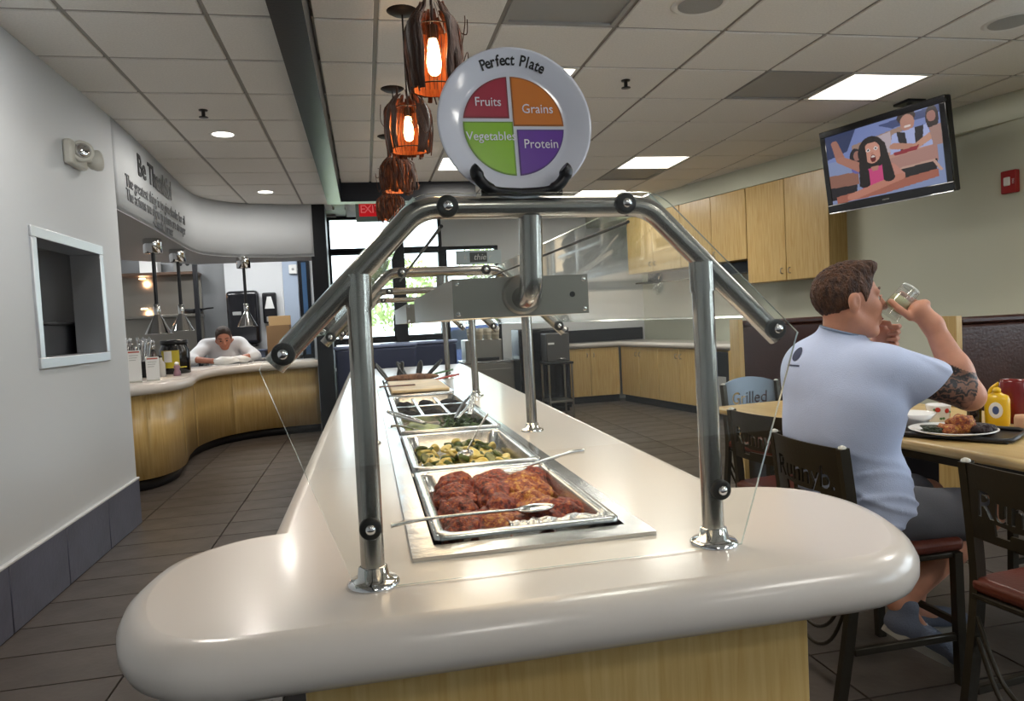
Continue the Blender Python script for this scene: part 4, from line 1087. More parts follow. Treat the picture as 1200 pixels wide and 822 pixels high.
t = thing('cutlery_caddy', 'steel caddy bristling with shiny cutlery on the kitchen counter', 'caddy', (-2.24, 7.5, .90))
MB().rbox(-.24, .24, -.14, .14, 0, .15, .01).build('caddy_body', M['black'], t)
rr_ = random.Random(4); b = MB()
for k in range(70):
    x, y = rr_.uniform(-.22, .22), rr_.uniform(-.12, .12); a = rr_.uniform(-.2, .2); c = rr_.uniform(-.2, .2); h = rr_.uniform(.24, .34)
    b.cyl((x, y, .1), (x+a*.15, y+c*.15, h), .006, .008, 6); b.ell((x+a*.16, y+c*.16, h+.02), (.016, .006, .028), 8, 6)
b.build('cutlery', M['chrome'], t)['kind'] = 'stuff'
t = thing('small_grinder', 'small pink and black grinder in front of the black canister', 'grinder', (-1.76, 7.30, .90))
MB().lathe([(.001, 0), (.035, 0), (.03, .04), (.02, .06), (.032, .09), (.001, .11)], 18, None, False).build('grinder_body', mat('mauve_plastic', '8A6A78', .4), t); MB().ell((0, 0, .115), (.022, .022, .018), 12, 8).build('knob', M['white_plastic'], t)
for k, (x, y, rz) in enumerate(((-1.62, 8.95, .1), (-1.50, 9.08, -.2))):
    t = thing('order_stack', ['crumpled white paper bundle under the hands of the chef', 'white paper stack beside the right arm of the chef'][k], 'paper', (x, y, .90), (0, 0, rz))
    lump(.14, .07, .05, 70+k, .2, 20, 10, 4).build('paper', M['white_plastic'], t, (0, 0, .055)); MB().rbox(-.15, .15, -.09, .09, .0005, .012, .003).build('tray', M['white_plastic'], t)
t = thing('clipboard_tray', 'flat white board on the counter right of the chef', 'board', (-1.15, 9.30, .90), (0, 0, -.15)); MB().rbox(-.22, .18, -.06, .10, .0005, .018, .004).build('board', M['white_plastic'], t); MB().rbox(-.2, .1, -.05, .09, .018, .03, .003).build('dark_sheet', M['black'], t)

# ------------------------------------------------------------------ cupboards on the right
def handle_loop(p, parent, ax=(0, -1, 0), h=.055):
    p = Vector(p); ax = Vector(ax)
    MB().tube(bez([p+Vector((0, 0, h/2)), p+ax*.025+Vector((0, 0, h*.4)), p+ax*.03, p+ax*.025-Vector((0, 0, h*.4)), p-Vector((0, 0, h/2))], 5), .005, 8).build('door_handle', M['steel_h'], parent)
hm = mat('handle_shadow', '8A7040', .4)
rot_b = math.atan2(PBd.y, PBd.x)          # direction away from the camera along the bulkhead
def wall_cab(y0, doors, dw, z0, z1, label, depth=.26):
    p = Vector((pb(y0), y0, 0)); L = doors*dw
    t = thing('wall_cupboard', label, 'cupboard', (p.x, p.y, z0), (0, 0, rot_b), 'maple wall cupboards')
    # local x runs away from the camera; local +y faces the room, wall is at -y
    MB().rbox(0, L, -depth, -.02, 0, z1-z0, .002, 1).build('cabinet_body', M['maple'], t)
    for k in range(doors):
        dr = MB().rbox(k*dw+.003, (k+1)*dw-.003, -.019, 0, .003, z1-z0-.003, .003, 1).build('door', M['maple'], t)
        if dw > .3: handle_loop(((k+1)*dw-.05 if k % 2 == 0 else k*dw+.05, 0, .10), dr, (0, 1, 0))
    return p + PBd.to_3d()*L
e = wall_cab(6.20, 2, .535, 1.53, 2.568, 'tall double door maple wall cupboard, nearest the television')
e2 = wall_cab(e.y+.004, 2, .55, 1.80, 2.568, 'shorter double door maple wall cupboard left of the tall one')
e3 = wall_cab(e2.y+.004, 2, .55, 1.80, 2.568, 'farthest double door maple wall cupboard seen through the glass guard')
t = thing('dark_shelf', 'dark open shelf under the shorter wall cupboards', 'shelf', (e.x, e.y, 1.66), (0, 0, rot_b))
MB().rbox(.01, 2.1, -.26, -.03, 0, .02, .003).build('shelf_board', M['black'], t); MB().rbox(.01, 2.1, -.26, -.24, .021, .139, .002, 1).build('back_board', M['black'], t)
def low_cab(p, ang, n, dw, label, toward, depth=.5):
    t = thing('base_cupboard', label, 'cupboard', (p[0], p[1], 0), (0, 0, ang), 'maple base cupboards')
    L = n*dw
    MB().rbox(0, L, .02, depth, .10, .80, .002, 1).build('cabinet_body', M['maple'], t); MB().box(0, L, .05, depth, 0, .10).build('toe_kick', M['black'], t)
    for k in range(n):
        dr = MB().rbox(k*dw+.003, (k+1)*dw-.003, 0, .019, .104, .797, .003, 1).build('door', M['maple'], t)
        handle_loop(((k+1)*dw-.05 if k % 2 == 0 else k*dw+.05, 0, .70), dr, (0, -1, 0))
    return t
low_cab((2.72, 10.0), 0, 2, .44, 'maple base cupboard on the back wall under the cream worktop', 1, .34)
ang_r = math.atan2(-2.64, .41)          # runs from the corner toward the camera
low_cab((3.62, 9.98), ang_r, 4, .50, 'maple base cupboards along the right wall under the cream worktop', 1, -.0+.48)
wt = thing('cream_worktop', 'cream rounded worktop turning the corner over the maple base cupboards', 'worktop', (0, 0, 0))
dr_ = Vector((.41, -2.64)).normalized()
q = Vector((3.585, 9.96)); far = q+dr_*2.62
pl2 = [(2.69, 9.955), (3.585, 9.955), tuple(far), (far.x+.46, far.y+.06), (4.10, 10.34), (2.69, 10.34)]
bullnose(pl2, .802, .875).build('worktop_slab', M['corian'], wt)
struct(MB().box(2.3, 4.1, 10.30, 10.348, .88, 1.06).build('trim_11', M['black']))
t = thing('open_cupboard', 'open cupboard with its dark inside painted black and a grey bin at the near end of the right worktop', 'cupboard', (far.x-.02, far.y+.02, 0), (0, 0, ang_r))
MB().rbox(-.62, -.02, .001, .02, .1, .78, .003).build('opening_shade', M['black'], t); MB().rbox(-.50, -.1, -.004, .001, .12, .5, .004).build('grey_bin', M['vent'], t); MB().rbox(-.02, .02, -.02, .45, 0, .8, .004).build('end_panel', M['maple'], t)  # black slab stands in for the shade inside the open cupboard
# black fridge column and the cart with a machine
t = thing('black_fridge', 'tall black cooler left of the base cupboards', 'fridge', (2.25, 9.60, 0))
MB().rbox(-.27, .42, -.25, .25, .05, 1.13, .01).build('case', M['black'], t); MB().rbox(-.26, .40, -.275, -.252, .08, 1.11, .006).build('door', mat('black_glossy_door', '121216', .15), t); MB().box(-.25, .40, -.2, .24, 0, .05).build('plinth', M['rubber'], t)
t = thing('steel_cart', 'black topped steel cart in front of the black cooler', 'cart', (2.36, 8.9, 0))
MB().rbox(-.17, .17, -.2, .2, .68, .71, .005).build('cart_top', M['black'], t); MB().rbox(-.16, .16, -.19, .19, .20, .225, .004).build('shelf', M['steel_h'], t)
for x in (-.15, .15):
    for y in (-.18, .18): MB().cyl((x, y, 0), (x, y, .68), .014).build('leg', M['steel_h'], t)
t = thing('coffee_machine', 'dark grey counter machine standing on the steel cart', 'machine', (2.36, 8.92, .71))
MB().rbox(-.15, .15, -.14, .16, .001, .36, .012).build('machine_body', mat('dark_grey_machine', '4A4846', .35), t); MB().rbox(-.13, -.05, -.147, -.141, .22, .245, .002).build('badge', M['white_plastic'], t); MB().rbox(-.02, .08, -.17, -.141, .03, .045, .003).build('tap', M['chrome'], t)
# steel drinks counter by the windows
t = thing('steel_drink_station', 'stainless drink station by the far windows, right of the guard posts', 'counter', (1.60, 9.85, 0))
MB().rbox(-.34, .34, -.3, .3, 0, .70, .01).build('cabinet_body', M['steel_h'], t); MB().rbox(-.30, .30, -.315, -.301, .10, .62, .004).build('door', M['steel_h'], t); MB().rbox(-.35, .35, -.31, .31, .701, .73, .006).build('counter_top', M['steel_pan'], t)
MB().rbox(-.30, .20, -.25, .2, .731, 1.02, .012).build('dispenser_box', M['steel_h'], t); MB().rbox(-.2, .15, -.28, -.251, .735, .78, .01).build('drip_tray', M['black'], t)
cg = mat('stacked_cup_cream', 'C8BDA8', .4)
for k in range(4):
    for j in range(3):
        t2 = thing('stacked_cups', 'cream cup stack, %s from left in %s row on the drink station' % (['first', 'second', 'third', 'fourth'][k], ['front', 'middle', 'back'][j]), 'cups', (1.40+.11*k, 9.60+.12*j, 1.021), group='cup stacks on the drink station')
        MB().lathe([(.030, 0), (.034, .06), (.04, .062), (.036, .07), (.04, .10), (.044, .102), (.04, .11), (.044, .15), (.001, .152)], 14).build('cups', cg, t2)
# booths and tables by the far windows
nav = mat('navy_vinyl', '20284A', .4)
def far_booth(x, y, lb):
    t = thing('window_booth', lb, 'booth', (x, y, 0), (0, 0, 0), 'navy booths by the far windows')
    MB().rbox(-.5, .5, -.06, .06, .3, 1.0, .03, 3).build('back_rest', nav, t); MB().rbox(-.5, .5, .065, .45, .3, .46, .03, 3).build('seat_cushion', nav, t); MB().box(-.48, .48, -.05, .42, 0, .3).build('plinth', M['black'], t); MB().rbox(-.52, .52, -.065, .065, 1.001, 1.04, .015).build('top_rail', mat('pale_blue_rail', '8A94B8', .3), t)
far_booth(.12, 9.30, 'navy vinyl booth back low in front of the far left window'); far_booth(.70, 9.82, 'second navy vinyl booth back by the far windows')
t = thing('window_table', 'table with window light painted as a white top, between the navy booths', 'table', (-.20, 10.05, 0)); MB().rbox(-.22, .32, -.2, .2, .70, .735, .01).build('table_top', M['white_plastic'], t); MB().cyl((0, 0, 0), (0, 0, .70), .035).build('pedestal', M['black'], t)  # white top paints in the light falling on the table
t = thing('napkin_holder', 'small white napkin holder on the window table', 'holder', (.02, 9.95, .735)); MB().rbox(-.05, .05, -.04, .04, .001, .02, .004).build('base', M['chrome'], t); MB().rbox(-.045, .045, -.035, .035, .021, .13, .006).build('napkins', M['white_plastic'], t)
# door pull on the window post
t = thing('door_pull', 'slim black door pull by the far window post', 'handle', (.44, YB-.005, 1.12)); MB().tube(bez([(0, 0, .28), (-.02, -.05, .3), (-.03, -.06, .25), (-.03, -.06, .05), (-.02, -.05, 0), (0, 0, .02)], 5), .012, 8).build('bar', M['black'], t); MB().rbox(-.02, .02, -.004, .005, -.02, .32, .003).build('back_plate', M['black'], t)

# ------------------------------------------------------------------ outside: kerb side, cars and trees
struct(MB().box(-40, 45, 11.9, 90, -.16, -.14).build('ground', mat('grey_asphalt', '9A9A9C', .85, var=.2, vscale=1.5)))
struct(MB().box(-40, 45, 17, 24, -.139, -.06).build('trim_12', mat('lawn_green', '8FA05E', .9, var=.3, vscale=2)))
lf = mat('tree_leaf_green', '8CA45E', .7, var=.5, vscale=3, col2='BCCB8C'); tk = mat('tree_bark', '6A5A48', .8)
def tree(x, y, h, r, seed, lb):
    t = thing('tree', lb, 'tree', (x, y, -.14), group='trees outside the far windows')
    MB().tube([(0, 0, 0), (.1, 0, h*.3), (.05, .1, h*.6)], [.22, .17, .1], 10).build('trunk', tk, t)
    b = MB(); rg = random.Random(seed)
    for k in range(1500):
        v = Vector((rg.gauss(0, 1), rg.gauss(0, 1), rg.gauss(0, 1))).normalized()*rg.uniform(.55, 1.0); s = rg.uniform(.09, .2)
        c = Vector((v.x*r, v.y*r, h*.62+v.z*h*.40)); Mx = Matrix.Translation(c) @ Euler((rg.uniform(0, 6), rg.uniform(0, 6), rg.uniform(0, 6))).to_matrix().to_4x4()
        b.add([(-s, 0, 0), (0, s*.6, .1*s), (s, 0, 0), (0, -s*.6, .1*s)], [(0, 1, 2, 3)], True, Mx)
    o = b.build('foliage', lf, t); o['kind'] = 'stuff'
for k, (x, y, h, r) in enumerate(((-4, 36, 6.5, 2.6), (1.6, 38, 5.0, 2.6), (7.2, 36, 6.2, 2.5), (13.5, 38, 7, 3), (-10.5, 38, 7, 3))):
    tree(x, y, h, r, 80+k, 'leafy green tree outside the far window, %s from the left' % ['second', 'third', 'fourth', 'fifth', 'first'][k])
def car(x, y, c, lb):
    t = thing('car', lb, 'car', (x, y, -.14))
    pr = [(-2.1, .25), (-2.15, .6), (-1.9, .78), (-1.2, .86), (-.6, 1.32), (.7, 1.36), (1.35, .95), (2.0, .88), (2.15, .6), (2.1, .25)]
    MB().prism(pr, -.85, .85, Euler((PI/2, 0, 0)).to_matrix().to_4x4()).build('car_body', mat('car_paint', c, .25, coat=.6), t)
    MB().prism([(-1.05, .88), (-.55, 1.27), (.65, 1.30), (1.15, .95)], -.86, .86, Euler((PI/2, 0, 0)).to_matrix().to_4x4()).build('side_glass', mat('car_glass', '1C2430', .1), t)
    for wx in (-1.3, 1.35):
        for wy in (-.80, .80): MB().cyl((wx, wy-.1, .32), (wx, wy+.1, .32), .32, seg=20).build('wheel', M['rubber'], t)
car(2.2, 14.6, '33436E', 'dark blue car parked outside the far window'); 
# ------------------------------------------------------------------ dining table
d_t = Vector((.104, -.9946, 0)); n_t = Vector((.9946, .104, 0)); A_t = Vector((1.80, 3.56, 0))
ang_t = math.atan2(n_t.y, n_t.x)
tb = thing('dining_table', 'long maple topped dining table at the right where the man sits', 'table', A_t, (0, 0, ang_t))
TW, TL, TZ = .84, 2.5, .75
MB().rbox(0, TW, -TL, 0, TZ-.036, TZ, .012, 3).build('table_top', M['maple_h'], tb)
MB().rbox(.05, TW-.05, -TL+.05, -.05, TZ-.075, TZ-.037, .004).build('apron', M['bronze'], tb)
for y in (-.5, -2.0):
    MB().cyl((TW/2, y, .03), (TW/2, y, TZ-.076), .04).build('pedestal', M['bronze'], tb)
    q = MB().rbox(.15, TW-.15, y-.035, y+.035, 0, .035, .01); q.build('foot', M['bronze'], tb)

# ------------------------------------------------------------------ cafe chairs
def chair(name, label, loc, rz, word, front=False, curved=False, back_m=None):
    t = thing(name, label, 'chair', loc, (0, 0, rz), 'metal cafe chairs with lettered backs')
    bk_m = back_m or M['bronze']
    def slab(path, w, th, nm, y):
        b = MB(); P = bez(path, 6); v = []; f = []
        for i, p in enumerate(P):
            tt = (P[min(i+1, len(P)-1)]-P[max(i-1, 0)]).normalized(); n = Vector((tt.z, 0, -tt.x))
            for sx, sy in ((-1, -1), (1, -1), (1, 1), (-1, 1)): v.append((p.x+n.x*th/2*sx, y+w/2*sy, p.z+n.z*th/2*sx))
        for i in range(len(P)-1):
            for k in range(4): f.append((i*4+k, i*4+(k+1) % 4, i*4+4+(k+1) % 4, i*4+4+k))
        f += [(3, 2, 1, 0), (len(v)-4, len(v)-3, len(v)-2, len(v)-1)]
        b.add(v, f); return b.build(nm, M['bronze'], t)
    for y in (-.19, .19):
        slab([(-.255, 0, 0), (-.215, 0, .22), (-.185, 0, .45), (-.195, 0, .62), (-.218, 0, .815)], .024, .034, 'rear_leg', y)
        slab([(.195, 0, 0), (.19, 0, .2), (.185, 0, .442)], .026, .03, 'front_leg', y)
        MB().rbox(-.20, .18, y-.009, y+.009, .15, .175, .003, 1).build('stretcher', M['bronze'], t)
        MB().lathe([(.013, 0), (.012, .006), (.004, .010)], 12, Matrix.Translation((-.218, y, .8145))).build('post_cap', M['cream_plastic'], t)
    MB().rbox(-.205, .205, -.195, .195, .425, .443, .004, 1).build('seat_frame', M['bronze'], t)
    MB().rbox(-.205, .215, -.20, .20, .4435, .488, .018, 3).build('seat', M['vinyl'], t)
    MB().rbox(.172, .19, -.18, .18, .20, .222, .003, 1).build('stretcher', M['bronze'], t)
    for z0, y in ((.14, 0), (.20, 0)):
        MB().tube(bez([(-.205, -.178, z0+.18), (-.214, -.10, z0+.03), (-.216, 0, z0-.02), (-.214, .10, z0+.03), (-.205, .178, z0+.18)], 6), .0065, 8).build('bow_brace', M['bronze'], t)
    # lettered back sheet, cut right through
    b = MB(); ny, nz = 22, 8; v = []
    z0, z1 = .605, .815
    def top(y): return z1 + (.035*(1-(y/.18)**2) if curved else .0)
    for sx in (-1, 1):
        for i in range(ny+1):
            y = -.18+.36*i/ny
            for j in range(nz+1):
                z = z0+(top(y)-z0)*j/nz
                x = -.206 - .022*(z-z0)/(z1-z0) - .022*(1-(y/.18)**2) + sx*.0035
                v.append((x, y, z))
    o2 = (ny+1)*(nz+1); f = []
    for i in range(ny):
        for j in range(nz):
            a = i*(nz+1)+j; c = a+nz+1
            f.append((a, a+1, c+1, c)); f.append((o2+a, o2+c, o2+c+1, o2+a+1))
    for i in range(ny):
        a = i*(nz+1); c = a+nz+1; f.append((a, c, o2+c, o2+a)); a += nz; c += nz; f.append((a, o2+a, o2+c, c))
    for j in range(nz):
        f.append((j, o2+j, o2+j+1, j+1)); e = ny*(nz+1)+j; f.append((e, e+1, o2+e+1, o2+e))
    b.add(v, f, True); pn = b.build('back_panel', bk_m, t)
    xd = (0, 1, 0) if front else (0, -1, 0)
    Mx = frame_M((-.225, 0, .705 if not front else .72), xd, (0, 0, 1))
    tx = text_obj('cutter', word, .105 if not front else .10, .05, M['bronze'], Mx, t, shear=.12, xs=.92, off=.0012)
    cm = MB()
    if not front:
        cm.prism([(-.10, .0), (-.055, -.004), (-.05, -.008), (.09, -.006), (.09, -.018), (-.05, -.020), (-.055, -.034), (-.098, -.034)][::-1], -.05, .05, Mx @ Matrix.Translation((0, -.042, 0)))
    else:
        cm.prism([(-.1, -.004), (.1, -.004), (.1, .002), (-.1, .002)], -.05, .05, Mx @ Matrix.Translation((0, -.055, 0)))
    c2 = cm.build('cutter', M['bronze'], t)
    for cu in (c2, tx):
        md = pn.modifiers.new('cut', 'BOOLEAN'); md.operation = 'DIFFERENCE'; md.object = cu; md.solver = 'EXACT'; md.use_self = True
    dg = bpy.context.evaluated_depsgraph_get(); dg.update()
    me = bpy.data.meshes.new_from_object(pn.evaluated_get(dg)); pn.modifiers.clear(); pn.data = me; me.set_sharp_from_angle(angle=R_(25))
    bpy.data.objects.remove(tx); bpy.data.objects.remove(c2)
    return t
chair('cafe_chair', 'dark metal chair the man in blue is sitting on', (1.655, 2.185, 0), 0, 'Runnyb.')
chair('cafe_chair', 'dark metal chair at the right edge, nearest the camera', (1.843, 1.533, 0), R_(6), 'Runnyb.')
chair('cafe_chair', 'dark metal chair left of the man, pushed in at the table', (1.845, 2.841, 0), R_(9), 'Runnyb.')
chair('cafe_chair', 'metal chair with curved top and light painted into its grey back, at the far end of the table', (2.29, 3.78, 0), R_(-83), 'Grilled', True, True, mat('lit_grey_chair_back', '6E7680', .32, .6))  # grey back colour paints in the light on this chair

chair('cafe_chair', 'dark metal chair across the table from the man, glimpsed under the table top', (2.78, 2.32, 0), R_(186), 'Runnyb.')

# ------------------------------------------------------------------ things on the table
def tpos(x, y, z=TZ): return (x, y, z)
t = thing('serving_tray', 'black cafeteria tray under the dinner plate and bowl', 'tray', (2.165, 2.34, TZ), (0, 0, R_(-58)))
MB().rbox(-.20, .20, -.135, .135, 0, .006, .003).build('tray_floor', M['black'], t)
q = MB(); q.tube([(-.205+.03, -.142, .012), (.205-.03, -.142, .012), (.207, -.112, .012), (.207, .112, .012), (.175, .142, .012), (-.175, .142, .012), (-.207, .112, .012), (-.207, -.112, .012)], .009, 8, True); q.build('tray_rim', M['black'], t)
por = mat('white_porcelain', 'ECECEA', .15, coat=.3)
t = thing('dinner_plate', 'white oval dinner plate of food on the black tray', 'plate', (2.135, 2.315, TZ+.007))
MB().lathe([(.001, .0), (.085, .0), (.10, .006), (.146, .020), (.148, .023), (.144, .024), (.10, .011), (.085, .006), (.001, .006)], 44, None, False).build('dish', por, t)
def foodlump(name, label, cat, x, y, z, r, m, seed, kind=None):
    o = lump(r[0], r[1], r[2], seed, .22, 24, 14, 3).build(name, m, None, (x, y, z)); tag(o, label, cat, None, kind); return o
pz = TZ+.032
foodlump('chicken_piece', 'roasted brown chicken piece in the middle of the dinner plate', 'chicken', 2.16, 2.30, pz+.014, (.045, .05, .035), chk2, 61)
foodlump('cooked_greens', 'dark cooked greens at the left of the dinner plate', 'greens', 2.075, 2.345, pz-.006, (.035, .045, .016), mat('dark_cooked_greens', '26301C', .35, bump=.8, bscale=120), 62, 'stuff')
foodlump('noodle_salad', 'orange brown noodle heap on the dinner plate', 'food', 2.105, 2.31, pz-.002, (.036, .045, .020), chk2, 63, 'stuff')
foodlump('dark_beet_salad', 'dark purple salad at the right of the dinner plate', 'salad', 2.205, 2.255, pz-.002, (.042, .05, .022), mat('dark_purple_salad', '2A1A1E', .35, bump=.9, bscale=120), 64, 'stuff')
t = thing('soup_bowl', 'plain white bowl standing left of the dinner plate', 'bowl', (2.15, 2.53, TZ+.007))
MB().lathe([(.001, 0), (.035, 0), (.037, .006), (.062, .03), (.080, .055), (.077, .056), (.058, .03), (.034, .01), (.001, .009)], 36, None, False).build('bowl_body', por, t)
t = thing('paper_cup', 'white cup printed with red flowers behind the dinner plate', 'cup', (2.33, 2.60, TZ))
MB().lathe([(.001, 0), (.034, 0), (.036, .003), (.047, .07), (.0475, .076), (.044, .076), (.034, .006), (.001, .006)], 36, None, False).build('cup_body', por, t)
fr_ = random.Random(2)
rm = mat('red_flower_print', 'B83A2C', .4); gm_ = mat('green_leaf_print', '4C7A4A', .4)
for k in range(11):
    a = -2.6+ k*.26; z = .018+.042*fr_.random(); r = .0365+.0115*z/.076+.0012
    MB().ell((0, 0, 0), (.0008, .011 if k % 3 == 1 else .006, .010 if k % 3 == 1 else .005), 10, 6, Matrix.Translation((r*math.cos(a), r*math.sin(a), z)) @ Matrix.Rotation(a, 4, 'Z')).build('flower_print', rm if k % 3 == 1 else gm_, t)
t = thing('mustard_bottle', 'yellow mustard squeeze bottle with a white label', 'bottle', (2.44, 2.42, TZ), (0, 0, R_(-55)))
ym = mat('mustard_yellow', 'E0B418', .3, coat=.3)
b = MB().lathe([(.001, 0), (.036, 0), (.042, .006), (.044, .05), (.044, .105), (.038, .122), (.020, .130), (.014, .135), (.001, .136)], 32, Matrix.Diagonal((1.0, .68, 1, 1)), False); b.build('bottle_body', ym, t)
b = MB().lathe([(.0, .134), (.014, .134), (.0145, .146), (.010, .152), (.004, .155), (.0, .155)], 18, None, False); b.build('nozzle', ym, t)
MB().ell((0, 0, 0), (.024, .0012, .032), 20, 10, Matrix.Translation((0, -.0300, .066))).build('label', mat('white_bottle_label', 'E6E2DA', .4), t)
MB().ell((0, 0, 0), (.012, .0012, .017), 16, 8, Matrix.Translation((0, -.0308, .066))).build('label_emblem', mat('blue_label_emblem', '4A5A86', .4), t)
t = thing('ketchup_bottle', 'red ketchup squeeze bottle behind the mustard', 'bottle', (2.545, 2.45, TZ), (0, 0, R_(-55)))
km = mat('ketchup_red', '6A0F10', .25, coat=.4)
MB().lathe([(.001, 0), (.046, 0), (.052, .008), (.054, .08), (.050, .13), (.046, .165), (.040, .178), (.001, .181)], 32, Matrix.Diagonal((1.0, .7, 1, 1)), False).build('bottle_body', km, t)
MB().tube(bez([(-.045, 0, .16), (-.075, 0, .13), (-.075, 0, .08), (-.048, 0, .05)], 5), .008, 8).build('grip', ym, t)
t = thing('sauce_bottle', 'slim dark sauce bottle with a red cap beside the mustard', 'bottle', (2.385, 2.475, TZ))
MB().lathe([(.001, 0), (.024, 0), (.026, .004), (.026, .095), (.012, .125), (.012, .145), (.001, .146)], 24, None, False).build('bottle_body', mat('dark_soy_sauce', '140C0A', .12, coat=.5), t)
MB().lathe([(.0125, .10), (.0165, .125), (.0165, .165), (.001, .166)], 20, None, False).build('clear_neck', mat('bottle_clear_neck', 'C8CCCC', .15, trans=.5), t)
MB().lathe([(.017, .166), (.019, .168), (.019, .186), (.001, .188)], 20, None, False).build('cap', mat('red_cap', 'A01818', .35), t)
t = thing('seasoning_shaker', 'small tan seasoning shaker at the right edge of the table', 'shaker', (2.41, 2.28, TZ))
MB().lathe([(.001, 0), (.026, 0), (.027, .004), (.027, .05), (.024, .062), (.001, .066)], 24, None, False).build('shaker_body', mat('tan_seasoning', 'C79A78', .4), t)
t = thing('salt_shaker', 'clear salt shaker with a steel cap beside the tan shaker', 'shaker', (2.43, 2.215, TZ))
MB().lathe([(.001, 0), (.022, 0), (.023, .004), (.020, .05), (.001, .051)], 20, None, False).build('shaker_body', mat('salt_white_glass', 'DADCD8', .15, trans=.3), t)
MB().lathe([(.0205, .051), (.021, .06), (.012, .072), (.001, .074)], 20, None, False).build('cap', M['chrome'], t)
t = thing('red_tumbler', 'small red tumbler glimpsed behind the sleeve of the man in blue', 'cup', (2.33, 2.97, TZ))
MB().lathe([(.001, 0), (.026, 0), (.034, .09), (.031, .09), (.024, .006), (.001, .006)], 24, None, False).build('tumbler_body', mat('red_plastic', '8E2420', .3), t)

# ------------------------------------------------------------------ booths by the right wall
def booth(label, x0, x1, y, h, face):
    t = thing('booth_bench', label, 'booth', ((x0+x1)/2, y, 0), (0, 0, R_(-4)), 'booth benches by the right wall')
    w = (x1-x0)/2
    MB().rbox(-w, w, -.05, .05, .30, h-.02, .02, 3).build('back_rest', M['leather'], t)
    MB().rbox(-w+.01, w, -.058, .058, h-.02, h+.02, .012, 2).build('top_rail', M['leather'], t)
    b = MB(); y1 = face*.55
    poly = [(.10, 0), (.09, .5), (.075, h+.03), (-.075, h+.03), (-.075, 0)]
    b.prism([(q[0]*face, q[1]) for q in poly], 0, .035, Matrix.Translation((-w-.036, 0, 0)) @ Matrix(((0, 0, 1, 0), (1, 0, 0, 0), (0, 1, 0, 0), (0, 0, 0, 1))))
    b.build('end_panel', M['maple'], t)
    MB().rbox(-w, w, min(.06*face, y1), max(.06*face, y1), .36, .47, .03, 3).build('seat_cushion', M['leather'], t)
    MB().box(-w, w, min(.06*face, y1-.04*face), max(.06*face, y1-.04*face), 0, .35).build('plinth', M['black'], t)
    return t
booth('dark brown leather booth bench behind the back of the seated man', 2.74, 3.42, 4.95, 1.155, -1)
booth('dark brown leather booth bench at the right edge behind the condiments', 3.40, 4.86, 3.62, 1.13, 1)
t = thing('booth_table', 'maple booth table between the two brown benches', 'table', (4.05, 4.28, 0))
MB().rbox(-.58, .60, -.20, .20, .715, .75, .012, 2).build('table_top', M['maple_h'], t); MB().cyl((0, 0, .03), (0, 0, .714), .045).build('pedestal', M['bronze'], t); MB().rbox(-.25, .25, -.2, .2, 0, .03, .01).build('foot', M['bronze'], t)

# ------------------------------------------------------------------ television on its ceiling mount
tw, th_ = 1.087, .677
tv = thing('television', 'flat screen television hung from the ceiling, showing a shouting girl in class', 'television', (3.985, 4.95, 2.36))
yw, pt_ = 1.329, .131
nf = Vector((-math.sin(yw)*math.cos(pt_), -math.cos(yw)*math.cos(pt_), -math.sin(pt_))); rx_ = Vector((math.cos(yw), -math.sin(yw), 0)); uy = rx_.cross(-nf)
tv.rotation_euler = Matrix((rx_, uy, nf)).transposed().to_euler()
gb = mat('glossy_black_bezel', '0C0C0E', .12, coat=.5)
MB().rbox(-tw/2, tw/2, -th_/2, th_/2, -.07, -.004, .012, 2).build('case', M['black'], tv)
q = MB(); bz = .052
q.rbox(-tw/2, tw/2, th_/2-bz, th_/2, -.02, .004, .006).rbox(-tw/2, tw/2, -th_/2, -th_/2+bz*1.35, -.02, .004, .006).rbox(-tw/2, -tw/2+bz, -th_/2+bz*1.3, th_/2-bz+.002, -.02, .0035, .006).rbox(tw/2-bz, tw/2, -th_/2+bz*1.3, th_/2-bz+.002, -.02, .0035, .006)
q.build('bezel', gb, tv)
MB().rbox(-tw/2+.01, tw/2-.01, -th_/2-.006, -th_/2+.004, -.03, .0035, .002).build('silver_strip', M['chrome'], tv)
MB().rbox(-.03, .03, -th_/2+.028, -th_/2+.04, .003, .0055, .001).build('badge', M['steel'], tv)
